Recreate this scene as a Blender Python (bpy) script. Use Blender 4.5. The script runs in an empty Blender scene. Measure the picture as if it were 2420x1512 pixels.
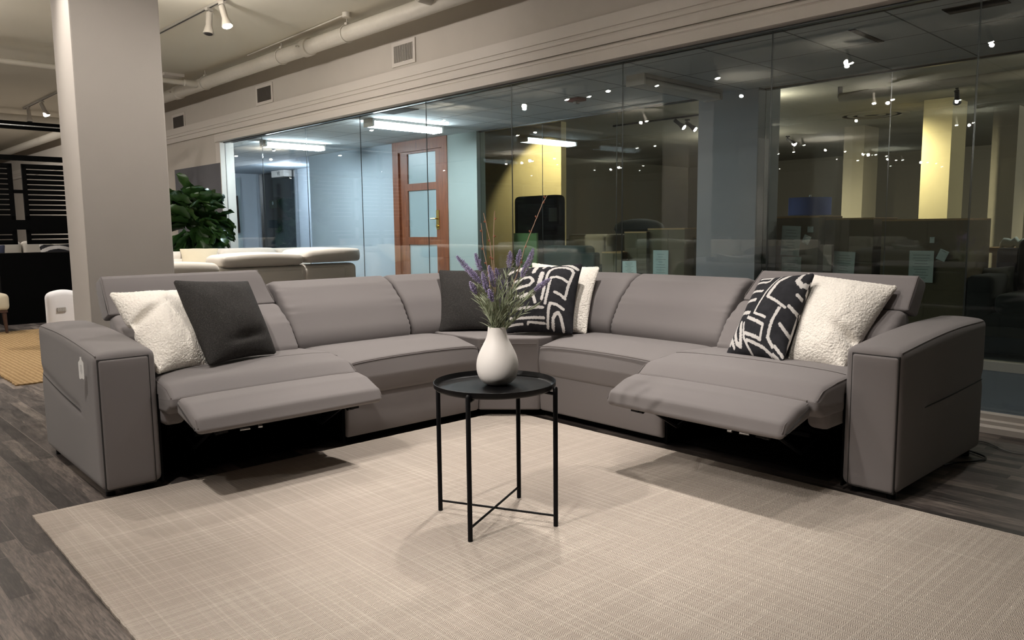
import bpy, bmesh, math, random
from mathutils import Vector, Matrix, noise
random.seed(7)
PI = math.pi
sc = bpy.context.scene
COL = sc.collection
# ------------------------------------------------------------------ camera geometry
F, PITCH, ROLL, H = 1827.69, .1164, -.0106, 1.0696
CX, CY = 1210, 756
CAM = Vector((0, 0, H))
def ray(px, py):
    x = (px-CX)/F; y = (py-CY)/F
    c, s = math.cos(-ROLL), math.sin(-ROLL)
    x, y = x*c-y*s, x*s+y*c
    c, s = math.cos(PITCH), math.sin(PITCH)
    return Vector((x, c-y*s, -s-y*c))
def onz(px, py, z):
    d = ray(px, py); return CAM+d*((z-H)/d.z)
def ony(px, py, y):
    d = ray(px, py); return CAM+d*(y/d.y)
# building frame: t along the glass wall (to the right), n towards the glass
GA = .8048
EG = Vector((math.cos(GA), -math.sin(GA), 0)); NG = Vector((math.sin(GA), math.cos(GA), 0))
def G(t, n, z=0): return EG*t+NG*n+Vector((0, 0, z))
def toG(p): return (p.dot(EG), p.dot(NG), p.z)
def ong(px, py, n):
    d = ray(px, py); return toG(CAM+d*((n-CAM.dot(NG))/d.dot(NG)))
def ont(px, py, t):
    d = ray(px, py); return toG(CAM+d*((t-CAM.dot(EG))/d.dot(EG)))
# sofa frame: u along the right wing, v along the left wing
SA = .831
E1 = Vector((math.cos(SA), -math.sin(SA), 0)); E2 = Vector((-math.sin(SA), -math.cos(SA), 0)); P0 = Vector((-.0123, 4.5076, 0))
def S(u, v, z): return P0+E1*u+E2*v+Vector((0, 0, z))
def ident(a, b, c): return Vector((a, b, c))
# ------------------------------------------------------------------ mesh builder
class MB:
    def __init__(s, fr=ident, flip=False):
        s.v = []; s.f = []; s.fr = fr; s.flip = flip; s.mi = []
    def add(s, vs, fs, m=0):
        b = len(s.v); s.v += [s.fr(*p) for p in vs]
        for f in fs:
            f = [i+b for i in f]
            s.f.append(f[::-1] if s.flip else f); s.mi.append(m)
        return s
    def box(s, a, b, m=0):
        (x0, y0, z0), (x1, y1, z1) = a, b
        if x0 > x1: x0, x1 = x1, x0
        if y0 > y1: y0, y1 = y1, y0
        if z0 > z1: z0, z1 = z1, z0
        return s.add([(x0,y0,z0),(x1,y0,z0),(x1,y1,z0),(x0,y1,z0),(x0,y0,z1),(x1,y0,z1),(x1,y1,z1),(x0,y1,z1)],
                     [(0,3,2,1),(4,5,6,7),(0,1,5,4),(1,2,6,5),(2,3,7,6),(3,0,4,7)], m)
    def tube(s, pts, r, seg=8, cap=True, m=0):
        pts = [Vector(p) for p in pts]; n = len(pts); rr = r if isinstance(r, (list, tuple)) else [r]*n
        vs = []; up = None
        for i, p in enumerate(pts):
            d = (pts[min(i+1, n-1)]-pts[max(i-1, 0)])
            if d.length < 1e-9: d = Vector((0, 0, 1))
            d.normalize()
            if up is None: up = Vector((0, 0, 1)) if abs(d.z) < .9 else Vector((1, 0, 0))
            a = d.cross(up).normalized(); b = a.cross(d).normalized(); up = b
            for k in range(seg):
                t = 2*PI*k/seg; vs.append(tuple(p+(a*math.cos(t)+b*math.sin(t))*rr[i]))
        fs = []
        for i in range(n-1):
            for k in range(seg):
                k2 = (k+1) % seg
                fs.append((i*seg+k, i*seg+k2, (i+1)*seg+k2, (i+1)*seg+k))
        if cap: fs += [tuple(range(seg))[::-1], tuple((n-1)*seg+k for k in range(seg))]
        return s.add(vs, fs, m)
    def lathe(s, prof, c=(0, 0), seg=32, cap=True, m=0, ax=None):
        vs = []; fs = []; n = len(prof)
        for r, z in prof:
            for k in range(seg):
                t = 2*PI*k/seg; vs.append((c[0]+r*math.cos(t), c[1]+r*math.sin(t), z))
        for i in range(n-1):
            for k in range(seg):
                k2 = (k+1) % seg; fs.append((i*seg+k, i*seg+k2, (i+1)*seg+k2, (i+1)*seg+k))
        if cap: fs += [tuple(range(seg))[::-1], tuple((n-1)*seg+k for k in range(seg))]
        if ax is not None:
            z0 = Vector((0, 0, 1)); q = z0.rotation_difference(Vector(ax[1])); o = Vector(ax[0])
            vs = [tuple(o+q @ Vector(p)) for p in vs]
        return s.add(vs, fs, m)
    def poly(s, pts, z0, z1, m=0):     # prism over a CCW plan polygon
        n = len(pts)
        vs = [(x, y, z0) for x, y in pts]+[(x, y, z1) for x, y in pts]
        fs = [tuple(range(n))[::-1], tuple(range(n, 2*n))]+[(i, (i+1) % n, n+(i+1) % n, n+i) for i in range(n)]
        return s.add(vs, fs, m)
    def rbox(s, a, b, r, h=.03, deform=None, m=0):
        lo = Vector([min(a[i], b[i]) for i in range(3)]); hi = Vector([max(a[i], b[i]) for i in range(3)])
        def ticks(l, u, rr):
            L = u-l; rr = min(rr, L/2*.999); o = [l+rr*(1-math.cos(k*PI/8)) for k in range(5)]
            o = [l, l+rr*.25, l+rr*.55, l+rr]; k = max(1, int(round((L-2*rr)/h)))
            mid = [l+rr+(L-2*rr)*i/k for i in range(1, k)]
            return o+mid+[u-rr, u-rr*.55, u-rr*.25, u]
        T = [ticks(lo[i], hi[i], r) for i in range(3)]
        R = [min(r, (hi[i]-lo[i])/2) for i in range(3)]
        key = {}; vs = []; fs = []
        def P(p):
            k = (round(p[0], 6), round(p[1], 6), round(p[2], 6))
            if k in key: return key[k]
            q = Vector([min(max(p[i], lo[i]+R[i]), hi[i]-R[i]) for i in range(3)])
            d = Vector(p)-q
            if d.length > 1e-9: q = q+d.normalized()*min(max(abs(d[0]), abs(d[1]), abs(d[2])), r)
            if deform: q = Vector(deform(*q))
            key[k] = len(vs); vs.append(tuple(q)); return key[k]
        for ax in range(3):
            u, w = (ax+1) % 3, (ax+2) % 3
            for side, val in ((0, lo[ax]), (1, hi[ax])):
                for i in range(len(T[u])-1):
                    for j in range(len(T[w])-1):
                        q = []
                        for (a_, b_) in ((i, j), (i+1, j), (i+1, j+1), (i, j+1)):
                            p = [0, 0, 0]; p[ax] = val; p[u] = T[u][a_]; p[w] = T[w][b_]; q.append(P(p))
                        if len(set(q)) < 3: continue
                        fs.append(tuple(q) if side else tuple(q[::-1]))
        return s.add(vs, fs, m)
    def build(s, name, mats, parent=None, smooth=True, local=False, auto=40):
        me = bpy.data.meshes.new(name)
        off = Vector((0, 0, 0))
        if parent is not None and not local:
            p = parent
            while p is not None: off += Vector(p.location); p = p.parent
        me.from_pydata([tuple(v-off) for v in s.v], [], s.f)
        if not isinstance(mats, (list, tuple)): mats = [mats]
        for m in mats: me.materials.append(m)
        for p, mi in zip(me.polygons, s.mi): p.material_index = mi
        if smooth:
            for p in me.polygons: p.use_smooth = True
            if auto: me.set_sharp_from_angle(angle=math.radians(auto))
        me.update()
        o = bpy.data.objects.new(name, me); COL.objects.link(o)
        if parent is not None: o.parent = parent
        return o
def bevel(o, w, seg=2, ang=40):
    bm = bmesh.new(); bm.from_mesh(o.data)
    es = [e for e in bm.edges if len(e.link_faces) == 2 and e.calc_face_angle(0) > math.radians(ang)]
    bmesh.ops.bevel(bm, geom=es, offset=w, segments=seg, profile=.6, affect='EDGES', clamp_overlap=True)
    bm.to_mesh(o.data); bm.free()
    for p in o.data.polygons: p.use_smooth = p.area < .01
    return o
def tag(o, label, cat, group=None, kind=None):
    if label: o['label'] = label
    if cat: o['category'] = cat
    if group: o['group'] = group
    if kind: o['kind'] = kind
    return o
def thing(name, loc, label, cat, group=None, rz=0, kind=None):
    o = bpy.data.objects.new(name, None); COL.objects.link(o); o.empty_display_size = .1
    o.location = loc; o.rotation_euler = (0, 0, rz); return tag(o, label, cat, group, kind)
def struct(o, label=None, cat=None):
    o['kind'] = 'structure'
    if label: o['label'] = label
    if cat: o['category'] = cat
    return o
def copy_thing(o, loc, rz=0, label=None, group=None, scale=None):
    def rec(a, par):
        c = a.copy(); COL.objects.link(c); c.parent = par
        for ch in [k for k in list(bpy.data.objects) if k.parent == a]: rec(ch, c)
        return c
    c = rec(o, None); c.location = loc; c.rotation_euler = (0, 0, rz)
    if scale: c.scale = scale
    if label: c['label'] = label
    if group: c['group'] = group
    return c
# ------------------------------------------------------------------ materials
def srgb(r, g, b):
    f = lambda c: (c/255/12.92) if c/255 <= .04045 else ((c/255+.055)/1.055)**2.4
    return (f(r), f(g), f(b), 1)
class NT:
    def __init__(s, name):
        s.m = bpy.data.materials.new(name); s.m.use_nodes = True; s.t = s.m.node_tree; s.t.nodes.clear()
        s.out = s.n('ShaderNodeOutputMaterial')
    def n(s, ty, **k):
        nd = s.t.nodes.new(ty)
        for a, b in k.items(): setattr(nd, a, b)
        return nd
    def l(s, a, b): s.t.links.new(a, b)
    def set(s, inp, v):
        if hasattr(v, 'is_linked') or hasattr(v, 'links'): s.l(v, inp)
        else: inp.default_value = v
    def math(s, op, a, b=None, c=None):
        nd = s.n('ShaderNodeMath', operation=op); s.set(nd.inputs[0], a)
        if b is not None: s.set(nd.inputs[1], b)
        if c is not None: s.set(nd.inputs[2], c)
        return nd.outputs[0]
    def mix(s, fac, a, b, bt='MIX'):
        nd = s.n('ShaderNodeMix', data_type='RGBA', blend_type=bt)
        s.set(nd.inputs[0], fac); s.set(nd.inputs[6], a); s.set(nd.inputs[7], b); return nd.outputs[2]
    def coord(s, scale=(1, 1, 1), rot=(0, 0, 0), what='Object'):
        tc = s.n('ShaderNodeTexCoord'); mp = s.n('ShaderNodeMapping'); s.l(tc.outputs[what], mp.inputs[0])
        mp.inputs['Scale'].default_value = scale; mp.inputs['Rotation'].default_value = rot; return mp.outputs[0]
    def noise(s, vec, scale, detail=3, rough=.5, dist=0):
        nd = s.n('ShaderNodeTexNoise'); s.l(vec, nd.inputs['Vector']); nd.inputs['Scale'].default_value = scale
        nd.inputs['Detail'].default_value = detail; nd.inputs['Roughness'].default_value = rough; nd.inputs['Distortion'].default_value = dist
        return nd.outputs['Fac']
    def ramp(s, fac, stops, interp='LINEAR'):
        nd = s.n('ShaderNodeValToRGB'); s.l(fac, nd.inputs[0]); cr = nd.color_ramp; cr.interpolation = interp
        while len(cr.elements) < len(stops): cr.elements.new(.5)
        for e, (p, c) in zip(cr.elements, stops): e.position = p; e.color = c if len(c) == 4 else (*c, 1)
        return nd.outputs[0]
    def bsdf(s, color, rough=.6, metal=0, spec=.5, bump=None, bs=.3, bd=.01, **kw):
        b = s.n('ShaderNodeBsdfPrincipled'); s.set(b.inputs['Base Color'], color); s.set(b.inputs['Roughness'], rough)
        b.inputs['Metallic'].default_value = metal; b.inputs['Specular IOR Level'].default_value = spec
        for k, v in kw.items(): s.set(b.inputs[k.replace('_', ' ')], v)
        if bump is not None:
            bp = s.n('ShaderNodeBump'); bp.inputs['Strength'].default_value = bs; bp.inputs['Distance'].default_value = bd
            s.l(bump, bp.inputs['Height']); s.l(bp.outputs[0], b.inputs['Normal'])
        s.l(b.outputs[0], s.out.inputs[0]); s.b = b; return s.m
def flat(name, col, rough=.6, metal=0, spec=.5, var=.06, nscale=6, bump=0, bscale=200):
    n = NT(name); v = n.coord()
    f = n.noise(v, nscale, 3)
    dark = (col[0]*(1-var), col[1]*(1-var), col[2]*(1-var), 1); lite = (min(1, col[0]*(1+var)), min(1, col[1]*(1+var)), min(1, col[2]*(1+var)), 1)
    c = n.mix(f, dark, lite)
    bm = n.noise(v, bscale, 2) if bump else None
    return n.bsdf(c, rough, metal, spec, bump=bm, bs=bump, bd=.002)
def fabric(name, col, scale=900, var=.12, bs=.25, rough=.85, sheen=.2, wr=.0):
    n = NT(name); v = n.coord()
    a = n.noise(v, scale, 2); b = n.noise(v, 3, 3); c = n.noise(v, 60, 2)
    f = n.math('ADD', n.math('MULTIPLY', a, .6), n.math('MULTIPLY', b, .4))
    dark = tuple(x*(1-var) for x in col[:3])+(1,); lite = tuple(min(1, x*(1+var)) for x in col[:3])+(1,)
    cc = n.mix(f, dark, lite)
    h = n.math('ADD', n.math('MULTIPLY', a, .5), n.math('MULTIPLY', c, .35))
    h = n.math('ADD', h, n.math('MULTIPLY', n.noise(v, 9, 2), wr))
    n.bsdf(cc, rough, 0, .25, bump=h, bs=bs, bd=.004)
    n.b.inputs['Sheen Weight'].default_value = sheen; n.b.inputs['Sheen Roughness'].default_value = .5
    return n.m
def emis(name, col, strength, sample=True):
    n = NT(name); e = n.n('ShaderNodeEmission'); e.inputs[0].default_value = col; e.inputs[1].default_value = strength
    n.l(e.outputs[0], n.out.inputs[0])
    if not sample: n.m.cycles.emission_sampling = 'NONE'
    return n.m
def glass(name, tint, k=1.0, rough=0.0):
    n = NT(name); tr = n.n('ShaderNodeBsdfTransparent'); tr.inputs[0].default_value = tint
    gl = n.n('ShaderNodeBsdfGlossy'); gl.inputs['Roughness'].default_value = rough; gl.inputs[0].default_value = (1, 1, 1, 1)
    ge = n.n('ShaderNodeNewGeometry'); dt = n.n('ShaderNodeVectorMath', operation='DOT_PRODUCT'); n.l(ge.outputs['Normal'], dt.inputs[0]); n.l(ge.outputs['Incoming'], dt.inputs[1])
    co_ = n.math('SUBTRACT', 1, n.math('ABSOLUTE', dt.outputs['Value'])); sch = n.math('MULTIPLY_ADD', n.math('POWER', co_, 5), .96, .04)
    mx = n.n('ShaderNodeMixShader'); n.l(n.math('MULTIPLY', sch, k), mx.inputs[0])
    n.l(tr.outputs[0], mx.inputs[1]); n.l(gl.outputs[0], mx.inputs[2]); n.l(mx.outputs[0], n.out.inputs[0]); return n.m
M = {}
M['wall'] = flat('painted_wall', (.56, .515, .455, 1), .85, var=.03, bump=.05)
M['ceil'] = flat('painted_ceiling', (.74, .70, .59, 1), .9, var=.04, nscale=1.2, bump=.05)
M['trim'] = flat('painted_trim', (.66, .61, .55, 1), .6, var=.02)
M['column'] = flat('column_paint', (.54, .50, .455, 1), .85, var=.03, bump=.04)
M['pipe'] = flat('painted_pipe', (.64, .60, .52, 1), .45, var=.06, nscale=20, bump=.1, bscale=60)
M['black'] = flat('black_metal', (.0035, .0035, .004, 1), .42, metal=.0, spec=.13, var=.1)
M['blackwood'] = flat('black_lacquer', (.0015, .0015, .0015, 1), .7, spec=.04, var=.2)
M['void'] = flat('recess_black', (.002, .002, .002, 1), .95, spec=.05)  # near-black standing for the shade inside recesses and openings
M['chrome'] = flat('bright_steel', (.55, .55, .56, 1), .25, metal=1)
M['white_metal'] = flat('white_enamel', (.70, .68, .63, 1), .4, var=.02)
M['vase'] = flat('white_ceramic', (.90, .86, .82, 1), .5, var=.02, nscale=8)
M['sofa'] = fabric('grey_upholstery', (.178, .163, .161, 1), var=.07, bs=.16, wr=.12, sheen=.1)
M['seam'] = fabric('seam_thread', (.135, .12, .115, 1))
M['whiteup'] = fabric('white_upholstery', (.60, .59, .60, 1), bs=.1)
M['groove'] = flat('seam_shadow', (.02, .018, .017, 1), .9)
M['cream'] = fabric('off_white_upholstery', (.62, .58, .52, 1), scale=500, var=.08, bs=.3)
M['beige'] = fabric('beige_upholstery', (.52, .46, .34, 1), scale=500)
M['navy'] = fabric('navy_fabric', (.035, .04, .075, 1))
M['teal'] = fabric('dark_teal_fabric', (.02, .05, .055, 1), bs=.2)
M['darksofa'] = fabric('charcoal_fabric', (.03, .034, .036, 1), bs=.2)
M['greyfab'] = fabric('grey_fabric', (.22, .22, .21, 1), bs=.2)
M['card'] = flat('cardboard', (.17, .14, .085, 1), .9, var=.12, nscale=3)
M['tan'] = flat('tan_wood_edge', (.55, .34, .15, 1), .6, var=.15, nscale=9)
M['paper'] = flat('cyan_lit_paper', (.74, .88, .90, 1), .8, var=.02)  # white paper with the corridor's cool light put into its colour
M['tagcard'] = flat('white_card', (.80, .79, .77, 1), .7)
M['ink'] = flat('printed_ink', (.12, .13, .14, 1), .8)
M['leafy'] = None
M['yellow'] = flat('yellow_paint', (.62, .52, .29, 1), .85, var=.05)
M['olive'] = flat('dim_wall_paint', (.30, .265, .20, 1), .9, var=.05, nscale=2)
M['bluewall'] = flat('pale_blue_wall', (.46, .53, .58, 1), .8, var=.03)
M['greenwall'] = flat('pale_green_paint', (.38, .44, .41, 1), .8, var=.03)
M['greypillar'] = flat('grey_pillar_paint', (.40, .42, .43, 1), .8, var=.03)
M['carpet'] = fabric('blue_carpet', (.055, .075, .10, 1), scale=200, var=.3, bs=.4)
M['brass'] = flat('brass', (.62, .42, .12, 1), .3, metal=1)
M['red'] = flat('red_plastic', (.20, .02, .02, 1), .4)
M['bluelamp'] = flat('blue_shade', (.07, .11, .34, 1), .8)
M['greenpanel'] = flat('green_panel', (.16, .27, .10, 1), .8)
M['greyboard'] = flat('grey_board', (.115, .115, .125, 1), .8, var=.04)
M['bulb'] = emis('lamp_glow', (1, .95, .86, 1), 60, sample=False)
M['tube'] = emis('tube_glow', (.78, .91, 1, 1), 62)
M['glass'] = glass('clear_glass', (.93, .955, .95, 1), 1.15)
M['glass2'] = glass('green_glass', (.88, .91, .885, 1), 1.0)
M['edge'] = flat('glass_edge', (.02, .03, .03, 1), .35, spec=.8)
M['frost'] = flat('frosted_glass', (.36, .46, .48, 1), .35)
M['darkglass'] = flat('dark_glass', (.008, .013, .014, 1), .1, spec=.6)

def wood(name, c1, c2, sc_=(1, 14, 14)):
    n = NT(name); v = n.coord(sc_)
    f = n.noise(v, 3, 5, .6, .8)
    return n.bsdf(n.ramp(f, [(.3, c1), (.7, c2)]), .45, bump=f, bs=.1, bd=.002)
M['mahog'] = wood('mahogany', (.16, .045, .018, 1), (.30, .095, .035, 1), (12, 12, 1.2))
M['darkwood'] = wood('dark_walnut', (.035, .015, .008, 1), (.06, .025, .014, 1))

# plank floor
def floor_mat():
    n = NT('dark_planks'); v = n.coord(rot=(0, 0, GA))
    br = n.n('ShaderNodeTexBrick', offset=.37, squash=1, offset_frequency=2); n.l(v, br.inputs['Vector'])
    br.inputs['Scale'].default_value = 1; br.inputs['Brick Width'].default_value = 1.25; br.inputs['Row Height'].default_value = .185
    br.inputs['Mortar Size'].default_value = .0022; br.inputs['Mortar Smooth'].default_value = .3
    br.inputs['Color1'].default_value = (.0, 0, 0, 1); br.inputs['Color2'].default_value = (1, 1, 1, 1); br.inputs['Mortar'].default_value = (.5, .5, .5, 1)
    br2 = n.n('ShaderNodeTexBrick', offset=.61, offset_frequency=3); n.l(v, br2.inputs['Vector'])
    br2.inputs['Scale'].default_value = 1; br2.inputs['Brick Width'].default_value = .52; br2.inputs['Row Height'].default_value = .0617
    br2.inputs['Mortar Size'].default_value = .0; br2.inputs['Color1'].default_value = (0, 0, 0, 1); br2.inputs['Color2'].default_value = (1, 1, 1, 1)
    mp = n.n('ShaderNodeMapping'); n.l(v, mp.inputs[0]); mp.inputs['Scale'].default_value = (1.6, 15, 1)
    g = n.noise(mp.outputs[0], 3.2, 6, .62, 1.3); g2 = n.noise(mp.outputs[0], 14, 4, .6, .6)
    f = n.math('ADD', n.math('MULTIPLY', br2.outputs[0], .30), n.math('ADD', n.math('MULTIPLY', g, .60), n.math('MULTIPLY', g2, .35)))
    f = n.math('ADD', f, n.math('MULTIPLY', br.outputs[0], .05))
    c = n.ramp(f, [(.46, (.028, .023, .021, 1)), (.60, (.055, .046, .042, 1)), (.70, (.10, .083, .074, 1)), (.84, (.21, .175, .15, 1))])
    c = n.mix(br.outputs['Fac'], c, (.15, .125, .11, 1))
    h = n.math('SUBTRACT', n.math('MULTIPLY', g2, .4), br.outputs['Fac'])
    return n.bsdf(c, n.math('ADD', n.math('MULTIPLY', g, .3), .30), 0, .4, bump=h, bs=.25, bd=.002)
M['floor'] = floor_mat()

def rug_mat():
    n = NT('herringbone_weave'); tc = n.n('ShaderNodeTexCoord'); sp = n.n('ShaderNodeSeparateXYZ'); n.l(tc.outputs['Object'], sp.inputs[0])
    u, v = sp.outputs[0], sp.outputs[1]
    wob = n.noise(tc.outputs['Object'], 60, 2)
    row = n.math('MULTIPLY', v, 1/.0155)
    tri = n.math('PINGPONG', row, 1.0)
    ph = n.math('ADD', n.math('MULTIPLY', u, 1/.0062), n.math('ADD', n.math('MULTIPLY', tri, 1.5), n.math('MULTIPLY', wob, .7)))
    st = n.math('SINE', n.math('MULTIPLY', ph, 2*PI))
    st = n.math('MULTIPLY_ADD', st, .5, .5)
    mpu = n.n('ShaderNodeMapping'); n.l(tc.outputs['Object'], mpu.inputs[0]); mpu.inputs['Scale'].default_value = (1.1, 110, 1)
    mpv = n.n('ShaderNodeMapping'); n.l(tc.outputs['Object'], mpv.inputs[0]); mpv.inputs['Scale'].default_value = (110, 1.1, 1)
    su = n.noise(mpu.outputs[0], 1, 2, .6); sv = n.noise(mpv.outputs[0], 1, 2, .6)
    slub = n.math('ADD', n.ramp(su, [(.48, (0, 0, 0, 1)), (.68, (1, 1, 1, 1))]), n.ramp(sv, [(.48, (0, 0, 0, 1)), (.68, (1, 1, 1, 1))]))
    big = n.noise(tc.outputs['Object'], 1.6, 3)
    c = n.mix(n.math('MULTIPLY', st, .85), (.34, .285, .24, 1), (.60, .535, .465, 1))
    c = n.mix(n.math('MULTIPLY', slub, .42), c, (.66, .60, .52, 1))
    c = n.mix(n.math('MULTIPLY', big, .3), c, (.38, .325, .285, 1))
    h = n.math('ADD', st, n.math('MULTIPLY', slub, .6))
    return n.bsdf(c, .95, 0, .1, bump=h, bs=.55, bd=.004)
M['rug'] = rug_mat()
def jute_mat():
    n = NT('jute_braid'); tc = n.n('ShaderNodeTexCoord')
    w = n.n('ShaderNodeTexWave', wave_type='BANDS', bands_direction='Y'); n.l(tc.outputs['Object'], w.inputs[0]); w.inputs['Scale'].default_value = 9
    w.inputs['Distortion'].default_value = 2.5; w.inputs['Detail'].default_value = 3; w.inputs['Detail Scale'].default_value = 4
    f = n.noise(tc.outputs['Object'], 60, 3)
    c = n.mix(n.math('MULTIPLY', w.outputs['Fac'], .6), (.20, .125, .055, 1), (.42, .30, .165, 1)); c = n.mix(n.math('MULTIPLY', f, .4), c, (.32, .225, .12, 1))
    return n.bsdf(c, .95, 0, .1, bump=w.outputs['Fac'], bs=.6, bd=.006)
M['jute'] = jute_mat()
def boucle(name, col, sc_=120, bs=.9, bd=.008):
    n = NT(name); v = n.coord()
    vo = n.n('ShaderNodeTexVoronoi', feature='SMOOTH_F1'); n.l(v, vo.inputs['Vector']); vo.inputs['Scale'].default_value = sc_
    f = n.noise(v, sc_*.7, 3, .6, 1.5)
    h = n.math('SUBTRACT', f, vo.outputs['Distance'])
    dark = tuple(x*.86 for x in col[:3])+(1,)
    c = n.mix(n.math('MULTIPLY_ADD', h, .8, .5), dark, col)
    n.bsdf(c, .95, 0, .1, bump=h, bs=bs, bd=bd); n.b.inputs['Sheen Weight'].default_value = .25
    return n.m
M['boucle'] = boucle('cream_boucle', (.93, .88, .80, 1), 130, .7, .006)
def charcoal_mat():
    n = NT('charcoal_tweed'); v = n.coord()
    f = n.noise(v, 260, 3, .6, 2.0); 
    c = n.ramp(f, [(.0, (.014, .013, .013, 1)), (.52, (.032, .030, .029, 1)), (.66, (.085, .080, .075, 1))])
    return n.bsdf(c, .9, 0, .2, bump=f, bs=.6, bd=.004)
M['charcoal'] = charcoal_mat()
def pattern_mat():
    n = NT('brushstroke_print'); at = n.n('ShaderNodeAttribute', attribute_name='stroke')
    v = n.coord(); f = n.noise(v, 110, 4, .7); f2 = n.noise(v, 30, 3)
    d = n.math('ADD', at.outputs['Fac'], n.math('MULTIPLY', n.math('SUBTRACT', f, .5), .9))
    m = n.ramp(d, [(.46, (1, 1, 1, 1)), (.54, (0, 0, 0, 1))])
    dk = n.mix(f2, (.009, .009, .011, 1), (.030, .030, .034, 1)); lt = n.mix(f, (.42, .40, .385, 1), (.62, .60, .575, 1))
    return n.bsdf(n.mix(m, dk, lt), .9, 0, .15, bump=f, bs=.35, bd=.003)
M['pattern'] = pattern_mat()
def tile_mat():
    n = NT('ceiling_tile_grid'); v = n.coord(rot=(0, 0, GA))
    br = n.n('ShaderNodeTexBrick', offset=0); n.l(v, br.inputs['Vector']); br.inputs['Scale'].default_value = 1
    br.inputs['Brick Width'].default_value = .6; br.inputs['Row Height'].default_value = .6; br.inputs['Mortar Size'].default_value = .006; br.inputs['Mortar Smooth'].default_value = .1
    f = n.noise(v, 300, 2)
    br.inputs['Color1'].default_value = (.74, .76, .75, 1); br.inputs['Color2'].default_value = (.70, .72, .71, 1); br.inputs['Mortar'].default_value = (.16, .17, .17, 1)
    return n.bsdf(br.outputs[0], .9, 0, .2, bump=f, bs=.15, bd=.002)
M['tiles'] = tile_mat()
def leaf_mat(name, c1, c2, rough=.35):
    n = NT(name); v = n.coord(); f = n.noise(v, 8, 3)
    return n.bsdf(n.mix(f, c1, c2), rough, 0, .5)
M['fig'] = leaf_mat('fig_leaf', (.008, .030, .007, 1), (.035, .085, .018, 1))
M['lavleaf'] = leaf_mat('lavender_leaf', (.22, .26, .17, 1), (.52, .56, .40, 1), .7)
M['lavflower'] = leaf_mat('lavender_flower', (.24, .20, .38, 1), (.54, .48, .68, 1), .8)
M['twig'] = leaf_mat('dry_twig', (.34, .20, .13, 1), (.60, .42, .30, 1), .8)
M['bud'] = leaf_mat('twig_bud', (.20, .06, .03, 1), (.36, .12, .06, 1), .7)

# ------------------------------------------------------------------ shell
GX = 4.54; G2 = 6.43; ZC = 3.1; ZH = 2.272
def gbox(name, a, b, mat, parent=None, lab=None):
    mb = MB(G); mb.box(a, b); return mb.build(name, mat, parent, smooth=False)
T0, T1 = -26, 6.0
N0 = -15
struct(MB().box((-40, -30, -.1), (40, 60, 0)).build('floor', M['floor'], smooth=False))
struct(gbox('floor_corridor', (-26, GX+.02, 0), (8, G2-.03, .006), M['carpet']))
struct(gbox('floor_outlet', (-10.5, G2+.04, 0), (12, 19, .006), M['carpet']))
struct(gbox('ceiling', (T0, N0, ZC), (T1, GX+.3, ZC+.1), M['ceil']))
struct(gbox('ceiling_corridor', (-18, GX+.1, ZH), (8, G2, ZH+.05), M['tiles']))
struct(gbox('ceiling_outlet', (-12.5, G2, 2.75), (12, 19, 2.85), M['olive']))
struct(gbox('wall_left', (T0-.1, N0, 0), (T0, 5, ZC), M['wall']))
struct(gbox('wall_back', (T0, N0-.1, 0), (T1, N0, ZC), M['wall']))
struct(gbox('wall_right', (T1, N0, 0), (T1+.1, GX+.1, ZC), M['wall']))
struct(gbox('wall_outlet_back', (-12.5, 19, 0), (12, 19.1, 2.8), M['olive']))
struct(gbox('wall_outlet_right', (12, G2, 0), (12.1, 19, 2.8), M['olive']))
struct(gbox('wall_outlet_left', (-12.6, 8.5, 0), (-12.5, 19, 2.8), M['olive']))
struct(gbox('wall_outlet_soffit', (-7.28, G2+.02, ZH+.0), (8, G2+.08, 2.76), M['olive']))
# glass-side wall: solid left part, header above the glazing
struct(gbox('wall_glass_left', (T0, GX, 0), (-10.32, GX+.14, ZC), M['wall']))
struct(gbox('wall_glass_header', (-10.32, GX, ZH), (T1, GX+.14, ZC), M['wall']))
def moulding(name, prof, t0, t1, mat):
    mb = MB(G)
    n = len(prof); vs = [(t0, GX-d, z) for d, z in prof]+[(t1, GX-d, z) for d, z in prof]
    fs = [(i, i+1, n+i+1, n+i) for i in range(n-1)]+[tuple(range(n))[::-1], tuple(range(n, 2*n)), (n-1, 0, n, 2*n-1)]
    mb.add(vs, fs); return struct(mb.build(name, mat, smooth=False))
moulding('trim_1', [(0, 2.395), (.03, 2.395), (.03, 2.448), (.018, 2.452), (.018, 2.464), (.03, 2.468), (.03, 2.492), (.016, 2.497), (.016, 2.508), (.026, 2.512), (.024, 2.60), (0, 2.603)], T0, T1, M['trim'])
moulding('trim_2', [(0, 2.272), (.035, 2.272), (.05, 2.276), (.052, 2.345), (.047, 2.348), (.047, 2.352), (.052, 2.355), (.052, 2.372), (.03, 2.386), (.012, 2.395), (0, 2.396)], -10.40, T1, M['trim'])
moulding('trim_3', [(0, 0), (.075, 0), (.075, .030), (.060, .042), (.060, .060), (.045, .068), (.045, .094), (.02, .098), (0, .098)], -10.40, T1, M['trim'])
moulding('baseboard_left', [(0, 0), (.02, 0), (.02, .10), (.008, .115), (0, .115)], T0, -10.41, M['trim'])
struct(gbox('trim_4', (-10.42, GX-.03, 0), (-10.285, GX+.16, ZH), M['trim']))
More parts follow.
